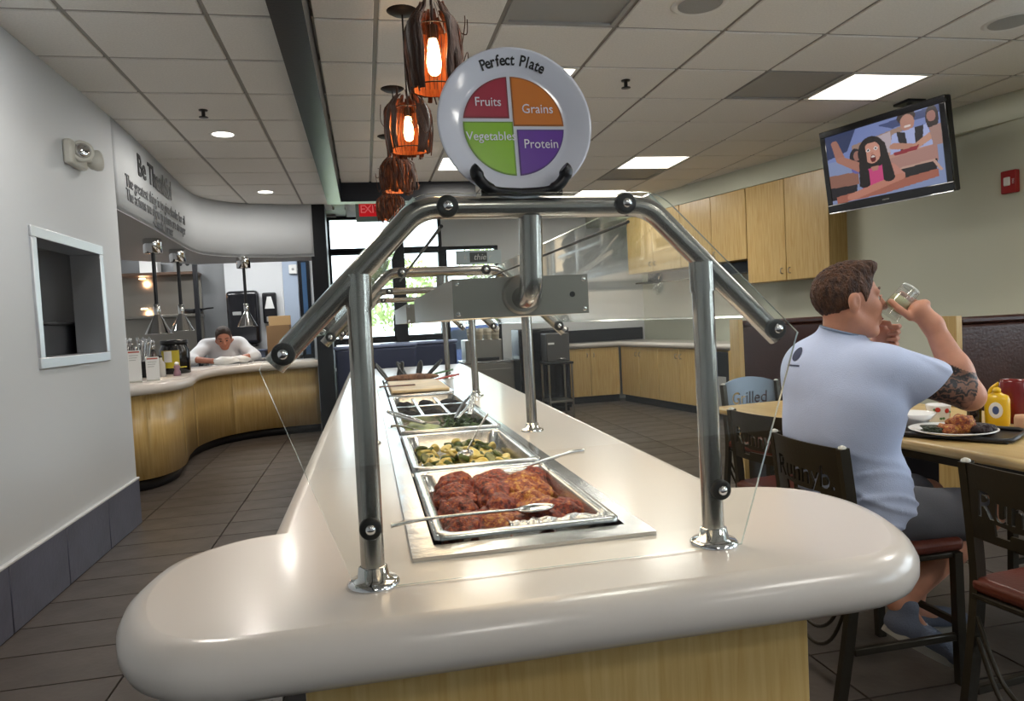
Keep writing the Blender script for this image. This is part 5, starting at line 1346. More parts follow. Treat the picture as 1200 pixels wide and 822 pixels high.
def screen():
    Wp, Hp = 190, 112
    X, Y = np.meshgrid((np.arange(Wp)+.5)/Wp, 1-(np.arange(Hp)+.5)/Hp)   # x right 0..1, y up 0..1
    img = np.zeros((Hp, Wp, 3)); 
    def paint(mask, c): img[mask] = [int(c[i:i+2], 16)/255 for i in (0, 2, 4)]
    def el(cx, cy, rx, ry): return ((X-cx)/rx)**2+((Y-cy)/ry)**2 < 1
    def poly(pts):
        m = np.zeros_like(X, bool); n = len(pts)
        for i in range(n):
            (x0, y0), (x1, y1) = pts[i], pts[(i+1) % n]
            if y0 == y1: continue
            c = ((Y < max(y0, y1)) & (Y >= min(y0, y1))) & (X < (Y-y0)/(y1-y0)*(x1-x0)+x0); m ^= c
        return m
    def limb(a, b, r0, r1):
        d = np.array(b)-np.array(a); t = np.clip(((X-a[0])*d[0]+(Y-a[1])*d[1]*1)/(d@d), 0, 1)
        return np.hypot(X-a[0]-t*d[0], (Y-a[1]-t*d[1])) < r0+(r1-r0)*t
    paint(X >= 0, '8E9CC4'); paint(Y > .62, '7F8FC8'); paint(poly([(0, 1), (.3, 1), (.2, .72), (0, .66)]), '2E3C66')
    paint(poly([(.25, .78), (.7, .86), (.7, .55), (.25, .52)]), 'A88A7A'); paint(poly([(.44, .80), (.6, .83), (.6, .56), (.44, .54)]), 'C8B8C0')
    paint(poly([(.5, .95), (1, 1), (1, .9), (.62, .86)]), '3A4A7E')
    paint(poly([(0, .42), (.28, .40), (.28, .22), (0, .22)]), '9A6A5A'); paint(poly([(0, .24), (.26, .22), (.24, .05), (0, .05)]), '1E1820')
    # far pupils
    paint(el(.27, .60, .055, .13), '201820'); paint(el(.285, .62, .032, .07), 'A8766A'); paint(el(.29, .44, .07, .07), '6A66B0')
    paint(el(.47, .72, .04, .06), '181418'); paint(el(.475, .68, .03, .05), '94665A'); paint(poly([(.42, .63), (.54, .63), (.56, .48), (.42, .48)]), '8FA0C8')
    # desk behind
    paint(poly([(.50, .50), (.96, .56), (.96, .30), (.55, .30)]), 'B88A80'); paint(poly([(.50, .54), (.97, .62), (.97, .52), (.52, .46)]), 'C89A8A')
    # boy in a white shirt and dark waistcoat
    paint(el(.74, .96, .075, .09), '2A1614'); paint(el(.745, .88, .058, .11), 'C08A78'); paint(el(.745, .835, .03, .016), 'F0E0DC')
    paint(poly([(.61, .78), (.90, .80), (.93, .52), (.58, .52)]), 'B4BEEC'); paint(poly([(.65, .80), (.72, .76), (.73, .54), (.67, .54)]), '161420'); paint(poly([(.80, .79), (.87, .80), (.85, .54), (.79, .54)]), '161420')
    paint(limb((.62, .62), (.78, .55), .04, .035), 'C48E78'); paint(limb((.92, .64), (.80, .55), .04, .035), 'D09C84'); paint(poly([(.60, .53), (.82, .56), (.80, .50), (.62, .49)]), '9A2A38')
    paint(el(.94, .86, .05, .16), '2A1A1C'); paint(el(.935, .88, .035, .07), 'A8746A'); paint(poly([(.91, .74), (1, .76), (1, .5), (.93, .5)]), 'B08A80')
    # front desk edges
    paint(poly([(.55, .31), (.95, .33), (.93, .13), (.55, .12)]), '1C1A20'); paint(limb((.58, .30), (.92, .32), .012, .012), 'CFA898'); paint(limb((.92, .32), (.97, .18), .012, .012), 'CFA898')
    paint(poly([(.05, .10), (.95, .20), (.95, .10), (.5, .02), (.05, .0)]), 'B06A58')
    # girl with a raised arm, pink top
    paint(limb((.085, .88), (.13, .62), .032, .045), 'B07868'); paint(limb((.13, .62), (.33, .42), .045, .055), 'B87E6C')
    paint(el(.42, .62, .125, .22), '180E12'); paint(poly([(.32, .6), (.54, .6), (.58, .2), (.28, .18)]), '180E12')
    paint(poly([(.33, .40), (.55, .42), (.60, .18), (.30, .12)]), 'D84A86'); paint(limb((.56, .36), (.64, .22), .055, .045), 'D09080'); paint(limb((.64, .20), (.20, .06), .045, .05), 'CC8874')
    paint(poly([(.40, .42), (.47, .42), (.46, .36), (.41, .36)]), 'C08474'); paint(el(.425, .615, .078, .15), 'DA9C88')
    paint(poly([(.35, .74), (.50, .76), (.46, .80), (.38, .80)]), '180E12')
    paint(el(.392, .655, .017, .024), 'F4ECEC'); paint(el(.46, .66, .017, .024), 'F4ECEC'); paint(el(.393, .655, .008, .014), '140C0C'); paint(el(.461, .66, .008, .014), '140C0C')
    paint(el(.43, .53, .025, .052), '6A1418'); paint(el(.43, .555, .018, .014), 'F0E4E0'); paint(el(.425, .60, .014, .02), 'C88674')
    paint(limb((.34, .70), (.33, .2), .03, .05), '180E12'); paint(limb((.52, .70), (.55, .22), .025, .05), '180E12')
    return img
def build_screen():
    img = screen(); Hp, Wp, _ = img.shape; x0, x1, y0, y1 = -tw/2+bz, tw/2-bz, -th_/2+bz*1.35, th_/2-bz
    xs = np.linspace(x0, x1, Wp+1); ys_ = np.linspace(y1, y0, Hp+1)
    V = np.array([(x, y, .0005) for y in ys_ for x in xs]); F = [(j*(Wp+1)+i, (j+1)*(Wp+1)+i, (j+1)*(Wp+1)+i+1, j*(Wp+1)+i+1) for j in range(Hp) for i in range(Wp)]
    me = bpy.data.meshes.new('screen'); me.from_pydata(V.tolist(), [], F)
    at = me.color_attributes.new('picture', 'FLOAT_COLOR', 'CORNER')
    c = np.concatenate([np.where(img <= .04045, img/12.92, ((img+.055)/1.055)**2.4), np.ones((Hp, Wp, 1))], 2).reshape(-1, 4)
    at.data.foreach_set('color', np.repeat(c, 4, 0).ravel().astype(np.float32))
    m = bpy.data.materials.new('screen_picture'); m.use_nodes = True; nt = m.node_tree; b = nt.nodes['Principled BSDF']
    a = nt.nodes.new('ShaderNodeVertexColor'); a.layer_name = 'picture'
    b.inputs['Base Color'].default_value = (.01, .01, .01, 1); b.inputs['Roughness'].default_value = .25
    nt.links.new(a.outputs['Color'], b.inputs['Emission Color']); b.inputs['Emission Strength'].default_value = TV_BRIGHT
    me.materials.append(m); o = bpy.data.objects.new('screen', me); COL.objects.link(o); o.parent = tv
TV_BRIGHT = .62
build_screen()
mt = thing('television_mount', 'black ceiling pole mount above the television', 'mount', (4.17, 4.86, H-.012))
MB().rbox(-.08, .08, -.08, .08, -.02, 0, .004).build('ceiling_plate', M['black'], mt); MB().cyl((0, 0, -.02), (0, 0, -.33), .02).build('pole', M['black'], mt); MB().rbox(-.10, .03, -.05, .05, -.40, -.30, .006).build('bracket', M['black'], mt)
t = thing('fire_alarm', 'red fire alarm strobe on the right wall beside the television', 'alarm', (wr(4.62)-.001, 4.62, 2.115), (0, 0, math.atan2(-abs(WRd.x), -abs(WRd.y))))
rd = mat('alarm_red', '9E1C1C', .35)

MB().rbox(0, .045, -.06, .06, -.085, .085, .008).build('housing', rd, t)
MB().rbox(.045, .06, -.028, .022, -.03, .035, .008).build('strobe_lens', mat('strobe_clear', 'E8E4E0', .15, spec=.8), t)
for z in (.06, .05): text_obj('print', 'FIRE', .022, .0005, M['white_plastic'], frame_M((.0455, .04, z-.06), (0, 0, 1), (0, -1, 0)), t) if z > .055 else None
# ------------------------------------------------------------------ figures: smooth blended solids meshed by surface nets
def sdf_mesh(name, prims, res, mats, parent, pad=.03, matfn=None, noise=None, cuts=None, smooth_iter=2):
    """prims: ('c', a, b, ra, rb, k) tapered limb | ('e', centre, radii, 3x3 or None, k); last item 's' carves"""
    bb0 = np.full(3, 1e9); bb1 = np.full(3, -1e9); boxes = []
    for p in prims:
        if p[0] == 'c':
            a, b = np.array(p[1]), np.array(p[2]); r = max(p[3], p[4]); lo, hi = np.minimum(a, b)-r, np.maximum(a, b)+r
        else:
            c = np.array(p[1]); r = max(p[2]); lo, hi = c-r, c+r
        boxes.append((lo, hi))
        if p[-1] != 's': bb0 = np.minimum(bb0, lo); bb1 = np.maximum(bb1, hi)
    bb0 -= pad; bb1 += pad
    n = np.ceil((bb1-bb0)/res).astype(int)+1
    ax = [(bb0[i]+res*np.arange(n[i])).astype(np.float32) for i in range(3)]
    D = np.full(tuple(n), 1.0, np.float32)
    for p, (lo, hi) in zip(prims, boxes):
        k = p[-2] if p[-1] == 's' else p[-1]
        m = k+pad
        i0 = np.clip(((lo-m-bb0)/res).astype(int), 0, n-1); i1 = np.clip(((hi+m-bb0)/res).astype(int)+2, 1, n)
        sl = tuple(slice(i0[i], i1[i]) for i in range(3))
        X = ax[0][sl[0]][:, None, None]; Y = ax[1][sl[1]][None, :, None]; Z = ax[2][sl[2]][None, None, :]
        if p[0] == 'c':
            a, b = np.array(p[1]), np.array(p[2]); d = b-a; L2 = float(d @ d)+1e-9
            t = np.clip(((X-a[0])*d[0]+(Y-a[1])*d[1]+(Z-a[2])*d[2])/L2, 0, 1)
            q = np.sqrt((X-a[0]-t*d[0])**2+(Y-a[1]-t*d[1])**2+(Z-a[2]-t*d[2])**2) - (p[3]+(p[4]-p[3])*t)
        else:
            c = p[1]; r = p[2]; u, v, w_ = X-c[0], Y-c[1], Z-c[2]
            if p[3] is not None:
                A = p[3]; u, v, w_ = A[0][0]*u+A[0][1]*v+A[0][2]*w_, A[1][0]*u+A[1][1]*v+A[1][2]*w_, A[2][0]*u+A[2][1]*v+A[2][2]*w_
            k0 = np.sqrt((u/r[0])**2+(v/r[1])**2+(w_/r[2])**2); k1 = np.sqrt((u/r[0]**2)**2+(v/r[1]**2)**2+(w_/r[2]**2)**2)+1e-9
            q = k0*(k0-1)/k1
        q = q.astype(np.float32); E = D[sl]
        if p[-1] == 's':
            h = np.clip(.5-.5*(E+q)/k, 0, 1); D[sl] = E*(1-h)-q*h + k*h*(1-h)
        elif k > 1e-4:
            h = np.clip(.5+.5*(E-q)/k, 0, 1); D[sl] = E*(1-h)+q*h - k*h*(1-h)
        else: D[sl] = np.minimum(E, q)
    if noise or cuts:
        X, Y, Z = ax[0][:, None, None], ax[1][None, :, None], ax[2][None, None, :]
        if noise: D += noise(X, Y, Z).astype(np.float32)
        for (nx, ny, nz, d) in (cuts or []): D = np.maximum(D, (nx*X+ny*Y+nz*Z-d).astype(np.float32))
    D[0], D[-1], D[:, 0], D[:, -1], D[:, :, 0], D[:, :, -1] = [1.0]*6
    I = D < 0
    nx, ny, nz = D.shape
    acc = np.zeros((nx-1, ny-1, nz-1, 3), np.float32); cnt = np.zeros((nx-1, ny-1, nz-1), np.float32)
    corner = [(i, j, k) for i in (0, 1) for j in (0, 1) for k in (0, 1)]
    def C_(A, c): return A[c[0]:nx-1+c[0], c[1]:ny-1+c[1], c[2]:nz-1+c[2]]
    for c in corner:
        for axx in range(3):
            if c[axx]: continue
            c2 = list(c); c2[axx] = 1
            d0, d1 = C_(D, c), C_(D, tuple(c2)); mk = C_(I, c) != C_(I, tuple(c2))
            t = np.where(mk, d0/(d0-d1+1e-12), 0)
            cnt += mk
            for e in range(3):
                acc[..., e] += np.where(mk, (t if e == axx else c[e]), 0)
    act = cnt > 0
    idx = np.full(act.shape, -1, np.int64); idx[act] = np.arange(act.sum())
    ii = np.argwhere(act)
    V = bb0 + res*(ii + acc[act]/cnt[act][:, None])
    Q = []
    for axx in range(3):
        b, c = (axx+1) % 3, (axx+2) % 3
        s0 = [slice(None)]*3; s1 = [slice(None)]*3
        s0[axx] = slice(0, -1); s1[axx] = slice(1, None)
        ch = I[tuple(s0)] != I[tuple(s1)]; g = np.argwhere(ch)
        g = g[(g[:, b] > 0) & (g[:, c] > 0) & (g[:, b] < D.shape[b]-1) & (g[:, c] < D.shape[c]-1)]
        ins = I[tuple(s0)][tuple(g.T)]
        def at(db, dc):
            h = g.copy(); h[:, b] += db; h[:, c] += dc; return idx[tuple(h.T)]
        q = np.stack([at(-1, -1), at(0, -1), at(0, 0), at(-1, 0)], 1)
        q[~ins] = q[~ins][:, ::-1]; Q.append(q)
    Q = np.concatenate(Q)
    for it in range(smooth_iter):
        S_ = np.zeros_like(V); N_ = np.zeros(len(V))
        for a, b in ((0, 1), (1, 2), (2, 3), (3, 0)):
            np.add.at(S_, Q[:, a], V[Q[:, b]]); np.add.at(N_, Q[:, a], 1); np.add.at(S_, Q[:, b], V[Q[:, a]]); np.add.at(N_, Q[:, b], 1)
        V = V*.5 + .5*S_/np.maximum(N_, 1)[:, None]
    me = bpy.data.meshes.new(name); me.from_pydata(V.tolist(), [], Q.tolist())
    for m in (mats if isinstance(mats, (list, tuple)) else [mats]): me.materials.append(m)
    me.polygons.foreach_set('use_smooth', [True]*len(Q))
    if matfn is not None: me.polygons.foreach_set('material_index', matfn(V[Q].mean(1)).astype(np.int32))
    me.update()
    o = bpy.data.objects.new(name, me); COL.objects.link(o)
    if parent is not None: o.parent = parent
    return o
def vf(p): return tuple(float(x) for x in p)
def head_prims(Hc, fw, up, s, neck_to=None, beardless=True, ears=True, nose=1.0):
    fw = Vector(fw).normalized(); up = Vector(up); up = (up-fw*up.dot(fw)).normalized(); lf = up.cross(fw)
    A = [tuple(fw), tuple(lf), tuple(up)]
    def T(x, y, z): return vf(Vector(Hc) + (fw*x + lf*y + up*z)*s)
    def e(c, r, k=.02, sub=False): 
        q = ('e', T(*c), tuple(x*s for x in r), A, k); return q+('s',) if sub else q
    def c(a, b, ra, rb, k=.012): return ('c', T(*a), T(*b), ra*s, rb*s, k)
    P = [e((-.012, 0, .032), (.098, .076, .088)), e((.036, 0, -.03), (.060, .058, .082), .03), e((.072, 0, -.098), (.020, .022, .018), .02)]
    for y in (-1, 1):
        P += [c((-.012, y*.056, -.04), (.06, y*.02, -.098), .022, .018, .02), e((.062, y*.034, -.022), (.026, .024, .022), .02)]
        P += [c((.080, y*.014, .030), (.072, y*.046, .032), .011, .010, .012)]
    P += [e((.098, y*.031, .008), (.016, .020, .012), .010, True) for y in (-1, 1)]
    P += [c((.088, 0, .022), (.112*nose+.0, 0, -.018), .009, .0125, .008), e((.104, .011, -.022), (.011, .008, .009), .006), e((.104, -.011, -.022), (.011, .008, .009), .006)]
    P += [c((.086, -.018, -.054), (.086, .018, -.054), .010, .010, .006), c((.086, -.014, -.067), (.086, .014, -.067), .010, .010, .006)]
    P += [e((.103, 0, -.0605), (.012, .024, .0022), .003, True)]
    if ears:
        for y in (-1, 1):
            P += [e((-.012, y*.079, .0), (.019, .010, .033), .008), e((-.004, y*.090, .004), (.011, .009, .020), .004, True)]
    if neck_to is not None: P.append(('c', T(-.028, 0, -.07), vf(neck_to), .056*s, .064*s, .03))
    return P, T, A
def hand_prims(wrist, palm, fingers, thumb, pr_=(.012, .040, .044), A=None, fr=.0085):
    P = [('c', vf(wrist), vf(palm), .027, .024, .02), ('e', vf(palm), pr_, A, .02)]
    for f in fingers:
        for a, b, r0, r1 in zip(f[:-1], f[1:], (fr*1.08, fr, fr*.92), (fr, fr*.92, fr*.8)): P.append(('c', vf(a), vf(b), r0, r1, .004))
    for a, b, r0, r1 in zip(thumb[:-1], thumb[1:], (.013, .0105, .0095), (.0105, .0095, .0085)): P.append(('c', vf(a), vf(b), r0, r1, .006))
    return P
def wrinkle(amp, seeds):
    def fn(X, Y, Z):
        o = 0
        for (a, b, c, ph, w) in seeds: o = o + w*np.sin(a*X+b*Y+c*Z+ph + 1.2*np.sin(9*Z+5*X+ph))
        return amp*o
    return fn
skin = mat('fair_skin', 'C98F75', .45, bump=.06, bscale=220, var=.12, vscale=14)
skin.node_tree.nodes['Principled BSDF'].inputs['Subsurface Weight'].default_value = .08
skin.node_tree.nodes['Principled BSDF'].inputs['Subsurface Radius'].default_value = (.01, .004, .002)
def tattoo_mat():
    m = bpy.data.materials.new('tattooed_skin'); m.use_nodes = True; nt = m.node_tree; b = nt.nodes['Principled BSDF']
    tc = nt.nodes.new('ShaderNodeTexCoord'); n = nt.nodes.new('ShaderNodeTexNoise'); n.inputs['Scale'].default_value = 14; n.inputs['Detail'].default_value = 2
    wv = nt.nodes.new('ShaderNodeTexWave'); wv.wave_type = 'RINGS'; wv.inputs['Scale'].default_value = 16; wv.inputs['Distortion'].default_value = 14; wv.inputs['Detail'].default_value = 3; wv.inputs['Detail Scale'].default_value = 2.2
    nt.links.new(tc.outputs['Object'], n.inputs['Vector']); nt.links.new(tc.outputs['Object'], wv.inputs['Vector'])
    r = nt.nodes.new('ShaderNodeValToRGB'); el = r.color_ramp.elements
    el[0].position = .2; el[0].color = lin('2E2A2C'); el[1].position = .85; el[1].color = lin('84604F')
    e = el.new(.5); e.color = lin('5E4A44')
    nt.links.new(wv.outputs['Fac'], r.inputs[0])
    mx = nt.nodes.new('ShaderNodeMixRGB'); mx.inputs[2].default_value = lin('B07E68'); r2 = nt.nodes.new('ShaderNodeValToRGB'); r2.color_ramp.elements[0].position = .62; r2.color_ramp.elements[1].position = .72
    nt.links.new(n.outputs['Fac'], r2.inputs[0]); nt.links.new(r2.outputs[0], mx.inputs[0]); nt.links.new(r.outputs[0], mx.inputs[1]); nt.links.new(mx.outputs[0], b.inputs['Base Color'])
    b.inputs['Roughness'].default_value = .5
    return m
tat = tattoo_mat()
hair_m = mat('auburn_brown_hair', '66432C', .6, bump=1.0, bscale=200, var=.4, vscale=70, stretch=(1, 1, .4), col2='36211A')
shirt_m = mat('light_blue_tshirt', 'B9C5E2', .8, bump=.12, bscale=300, var=.05, vscale=5)
short_m = mat('charcoal_grey_shorts', '57585E', .8, bump=.1, bscale=250)

# ---- the diner drinking at the table
man = thing('person', 'man in a pale blue t-shirt drinking from a glass at the table', 'person', (1.67, 2.19, 0))
O = Vector((1.67, 2.19, 0))
def L_(*p): return Vector(p) - O       # world point to the figure's own frame
Hc = Vector((1.606, 2.172, 1.268)); hf = Vector((.95, -.26, .02))
Sr, Er, Wr = Vector((1.655, 2.045, 1.045)), Vector((1.895, 1.985, .950)), Vector((1.818, 2.045, 1.185))
Sl, El, Wl = Vector((1.62, 2.40, 1.04)), Vector((1.85, 2.40, .86)), Vector((1.775, 2.25, 1.115))
hp, HT, HA = head_prims(Hc-O, hf, (-.03, .02, 1), 1.03, neck_to=L_(1.585, 2.205, 1.05))
# glass held to the mouth
gr = Vector((1.722, 2.128, 1.222)); gd = Vector((.60, -.22, .72)).normalized()
GA = gr; GB = gr + gd*.112
gm = gr + gd*.066
side = Vector((.81, -.59, 0)); view = Vector((.585, .81, 0))
gs = (side - gd*side.dot(gd)).normalized()          # from the glass toward picture right
gv = gd.cross(gs)                                    # across, +/- view
if gv.dot(view) < 0: gv = -gv                        # away from the camera
palm = gm + gs*.060 - gv*.014 - gd*.004
fing = []
for k, (h, ln) in enumerate(((.027, .95), (.010, 1.05), (-.008, 1.0), (-.029, .82))):
    c = gm + gd*h
    fing.append([c + gs*.064 - gv*.017, c + gs*.058 + gv*.026*ln, c + gs*.018 + gv*.048*ln, c - gs*.020 + gv*.036*ln])
thumb = [palm - gd*.035 - gv*.012, gm - gd*.040 - gv*.042 + gs*.018, gm - gd*.034 - gv*.044 - gs*.018]
PA = [tuple(gv), tuple(gd), tuple(gs)]
prims = list(hp)
o_ = lambda v: vf(Vector(v)-O)
PA2 = [tuple(gs), tuple(gv), tuple(gd)]
prims += hand_prims(o_(Wr), o_(palm), [[o_(q) for q in f] for f in fing], [o_(q) for q in thumb], (.017, .028, .042), PA2)
prims += [('c', o_(Wr), o_(palm+gs*.012), .028, .026, .02)] + [('e', o_(f[0] + gs*.004 - gv*.002), (.0125, .0125, .0115), None, .004) for f in fing]
prims += [('c', o_(Sr), o_(Er), .056, .046, .03), ('c', o_(Er), o_(Er.lerp(Wr, .4)), .045, .046, .02), ('c', o_(Er.lerp(Wr, .35)), o_(Wr), .046, .029, .02)]
prims += [('c', o_(Sl), o_(El), .056, .046, .03), ('c', o_(El), o_(Wl), .046, .028, .02)]
# left hand: loose fist under the glass
pl_ = Vector((1.752, 2.20, 1.150)); lf_ = []
for k in range(4):
    b = pl_ + Vector((.010-.004*k, -.020, .030-.020*k))
    lf_.append([b+Vector((.02, .02, 0)), b+Vector((.028, -.018, 0)), b+Vector((.006, -.036, -.002)), b+Vector((-.014, -.024, -.003))])
prims += hand_prims(o_(Wl), o_(pl_), [[o_(q) for q in f] for f in lf_], [o_(pl_+Vector(q)) for q in ((.0, .01, .03), (-.012, -.016, .045), (-.004, -.042, .042))], (.026, .024, .040), None)
# trunk under the shirt, legs
prims += [('e', o_((1.60, 2.21, .92)), (.125, .19, .19), None, .05), ('e', o_((1.62, 2.19, .70)), (.125, .17, .17), None, .05), ('e', o_((1.63, 2.19, .57)), (.14, .18, .10), None, .05),
          ('c', o_((1.60, 2.06, 1.03)), o_((1.59, 2.38, 1.03)), .07, .07, .04)]
KR, AR = Vector((2.02, 2.07, .53)), Vector((1.725, 2.12, .24)); KL, AL = Vector((2.03, 2.33, .53)), Vector((1.98, 2.36, .10))
prims += [('c', o_((1.65, 2.10, .555)), o_(KR), .085, .062, .04), ('c', o_(KR), o_(KR.lerp(AR, .4)), .056, .055, .02), ('c', o_(KR.lerp(AR, .4)), o_(AR), .054, .036, .02),
          ('c', o_((1.65, 2.28, .555)), o_(KL), .085, .062, .04), ('c', o_(KL), o_(KL.lerp(AL, .4)), .056, .055, .02), ('c', o_(KL.lerp(AL, .4)), o_(AL), .054, .036, .02)]
prims += [('c', o_(AR), o_((1.80, 2.09, .12)), .034, .03, .02), ('c', o_(AL), o_((2.08, 2.35, .05)), .034, .028, .02)]
Sr2, Er2 = Sr-O, Er-O
axis = (Er2-Sr2)
def man_mat(Cn):
    a = np.array(Sr2); d = np.array(axis); t = ((Cn-a) @ d)/(d @ d)
    dist = np.linalg.norm(Cn-(a+t[:, None]*d), axis=1)
    return ((t > .30) & (t < .97) & (dist < .078)).astype(int)
body = sdf_mesh('body', prims, .0041, [skin, tat], man, matfn=man_mat)
# shirt
Sc = Sr.lerp(Er, .50); cutn = (Er-Sr).normalized(); cutn = (cutn + Vector((0, .0, -.55))).normalized()
sp_ = [('e', o_((1.595, 2.205, .93)), (.165, .235, .215), None, .04), ('e', o_((1.575, 2.215, .80)), (.150, .215, .20), None, .05), ('e', o_((1.615, 2.19, .66)), (.150, .205, .16), None, .05), ('e', o_((1.625, 2.18, .575)), (.155, .20, .10), None, .05),
       ('c', o_((1.60, 2.08, 1.055)), o_((1.59, 2.37, 1.055)), .075, .075, .05), ('c', o_((1.582, 2.21, 1.05)), o_((1.582, 2.181, 1.205)), .094, .060, .045), ('e', o_((1.562, 2.25, 1.03)), (.12, .175, .125), None, .05),
       ('c', o_(Sr), o_(Sc), .076, .078, .045), ('c', o_(Sl), o_(Sl.lerp(El, .6)), .076, .078, .045)]
def shirt_fn(X, Y, Z):
    w1 = -.010*(1-np.abs(np.sin(24*Z+9*X-14*Y+1.5*np.sin(9*X+6*Y))))**3 * np.clip((.86-Z)/.22, 0, 1)
    w2 = -.010*(1-np.abs(np.sin(22*X+20*(Z-.8)+5*np.sin(4*Y))))**3 * np.clip((X+.02)/.12, 0, 1) * np.clip((Z-.72)/.1, 0, 1)
    w3 = -.012*(1-np.abs(np.sin(26*Y+20*Z+6*X+2*np.sin(9*Z))))**3 * np.clip((.80-Z)/.2, 0, 1)
    return w1+w2+w3
shirt = sdf_mesh('t_shirt', sp_, .0062, shirt_m, man, noise=shirt_fn, cuts=[])
# sleeve and hem ends are cut as planes with a spherical limit kept to the sleeve
def cut_mesh(o, co, no, within=None, pred=None):
    bm = bmesh.new(); bm.from_mesh(o.data)
    geom = list(bm.verts)+list(bm.edges)+list(bm.faces)
    if within or pred:
        vs = [v for v in bm.verts if (pred(v.co) if pred else (v.co-within[0]).length < within[1])]; s = set(vs)
        geom = vs + [e for e in bm.edges if e.verts[0] in s and e.verts[1] in s] + [f for f in bm.faces if all(v in s for v in f.verts)]
    r = bmesh.ops.bisect_plane(bm, geom=geom, plane_co=co, plane_no=no, clear_outer=True)
    ed = [e for e in r['geom_cut'] if isinstance(e, bmesh.types.BMEdge)]
    if False and ed: bmesh.ops.holes_fill(bm, edges=ed)
    bm.to_mesh(o.data); bm.free()
def near_arm(p):
    a = Sr-O; d = Er-Sr; t = (p-a).dot(d)/d.length_squared
    return t > .22 and (p-a-d*t).length < .125
cut_mesh(shirt, Sc-O, cutn, None, near_arm); cut_mesh(shirt, Sl.lerp(El, .55)-O, (El-Sl).normalized(), (Sl.lerp(El, .62)-O, .12))
cut_mesh(shirt, Vector((-.087, -.009, 1.176)), Vector((.22, -.2, 1)), (Vector((-.087, 0, 1.245)), .13))
cut_mesh(shirt, Vector((0, 0, .525)), Vector((.25, -.12, -1)), (Vector((-.05, 0, .50)), .30))
sd = shirt.modifiers.new('cloth', 'SOLIDIFY'); sd.thickness = .003; sd.offset = 1
MB().tube([vf(HT(-.028, 0, -.07)) for _ in range(0)] or bez([o_(Vector((1.583, 2.181, 1.175)) + Vector((.066*math.cos(a), .066*math.sin(a), .066*(-.22*math.cos(a)+.2*math.sin(a))))) for a in [2*PI*k/14 for k in range(15)]], 3)[:-1], .0045, 8, True).build('collar', mat('darker_collar_rib', '7E8DA6', .8), man)  # collar rib in a darker blue-grey than the shirt
# logo on the back of the shirt
lgm = mat('navy_shirt_print', '2B3350', .7)
# shorts
hs = [('e', o_((1.62, 2.19, .565)), (.155, .195, .105), None, .05), ('c', o_((1.66, 2.09, .558)), o_((1.95, 2.07, .535)), .10, .088, .05), ('c', o_((1.66, 2.29, .558)), o_((1.96, 2.33, .535)), .10, .088, .05)]
shorts = sdf_mesh('shorts', hs, .0075, short_m, man, noise=wrinkle(.004, [(30, 12, 25, 0, .6), (14, -22, 40, 2, .4)]))
# hair
def hair_cut():
    n1 = Vector(HA[0])*.88 - Vector(HA[2])*.47
    p1 = Vector(HT(.036, 0, -.01))
    n2 = -Vector(HA[2])*.9 + Vector(HA[0])*.42
    p2 = Vector(HT(-.055, 0, -.055))
    return [(*n1, n1.dot(p1)), (*n2, n2.dot(p2))]
HAm = HA
hpr = [('e', HT(-.014, 0, .036), tuple(x*1.03 for x in (.104, .0805, .096)), HA, .02), ('e', HT(.032, 0, .110), tuple(x*1.03 for x in (.060, .056, .026)), HA, .03), ('c', HT(.066, -.028, .112), HT(.068, .028, .112), .018, .018, .02), ('e', HT(.002, .082, -.004), (.026, .03, .036), HA, .006, 's'), ('e', HT(.002, -.082, -.004), (.026, .03, .036), HA, .006, 's')]
def hair_fn(X, Y, Z): return .0022*np.sin(160*X+60*np.sin(20*Y)+30*Z)*np.sin(130*Y+40*Z) + .0014*np.sin(310*X+250*Y+90*Z)
n1 = Vector(HA[0])*.90 - Vector(HA[2])*.43; p1 = Vector(HT(.040, 0, .02))
n2 = -Vector(HA[2])*.92 + Vector(HA[0])*.38; p2 = Vector(HT(-.06, 0, -.058))
hair = sdf_mesh('hair', hpr, .004, hair_m, man, noise=hair_fn, cuts=[(*n1, n1.dot(p1)), (*n2, n2.dot(p2))], smooth_iter=1)
for y in (-1, 1):
    MB().tube(bez([HT(.089, y*.014, .036), HT(.086, y*.032, .042), HT(.074, y*.050, .036)], 4), .0045, 8).build('eyebrow', hair_m, man)
    ey = MB().ell(HT(.0745, y*.030, .010), (.0125, .0125, .0125), 14, 10).build('eye', mat('eye_white', 'D8D4CE', .2), man)
    MB().ell(HT(.0835, y*.030, .008), (.005, .005, .005), 12, 8).build('iris', mat('grey_blue_iris', '3A4450', .2), ey)
    MB().tube(bez([HT(.0885, y*.018, .014), HT(.0915, y*.031, .018), HT(.083, y*.044, .013)], 4), .003, 6).build('eyelid', skin, man)
MB().tube(bez([HT(.0965, -.018, -.0585), HT(.0995, 0, -.0575), HT(.0965, .018, -.0585)], 4), .0035, 8, rx=1.3).build('lips', mat('lip_pink', '9A5A50', .4), man)
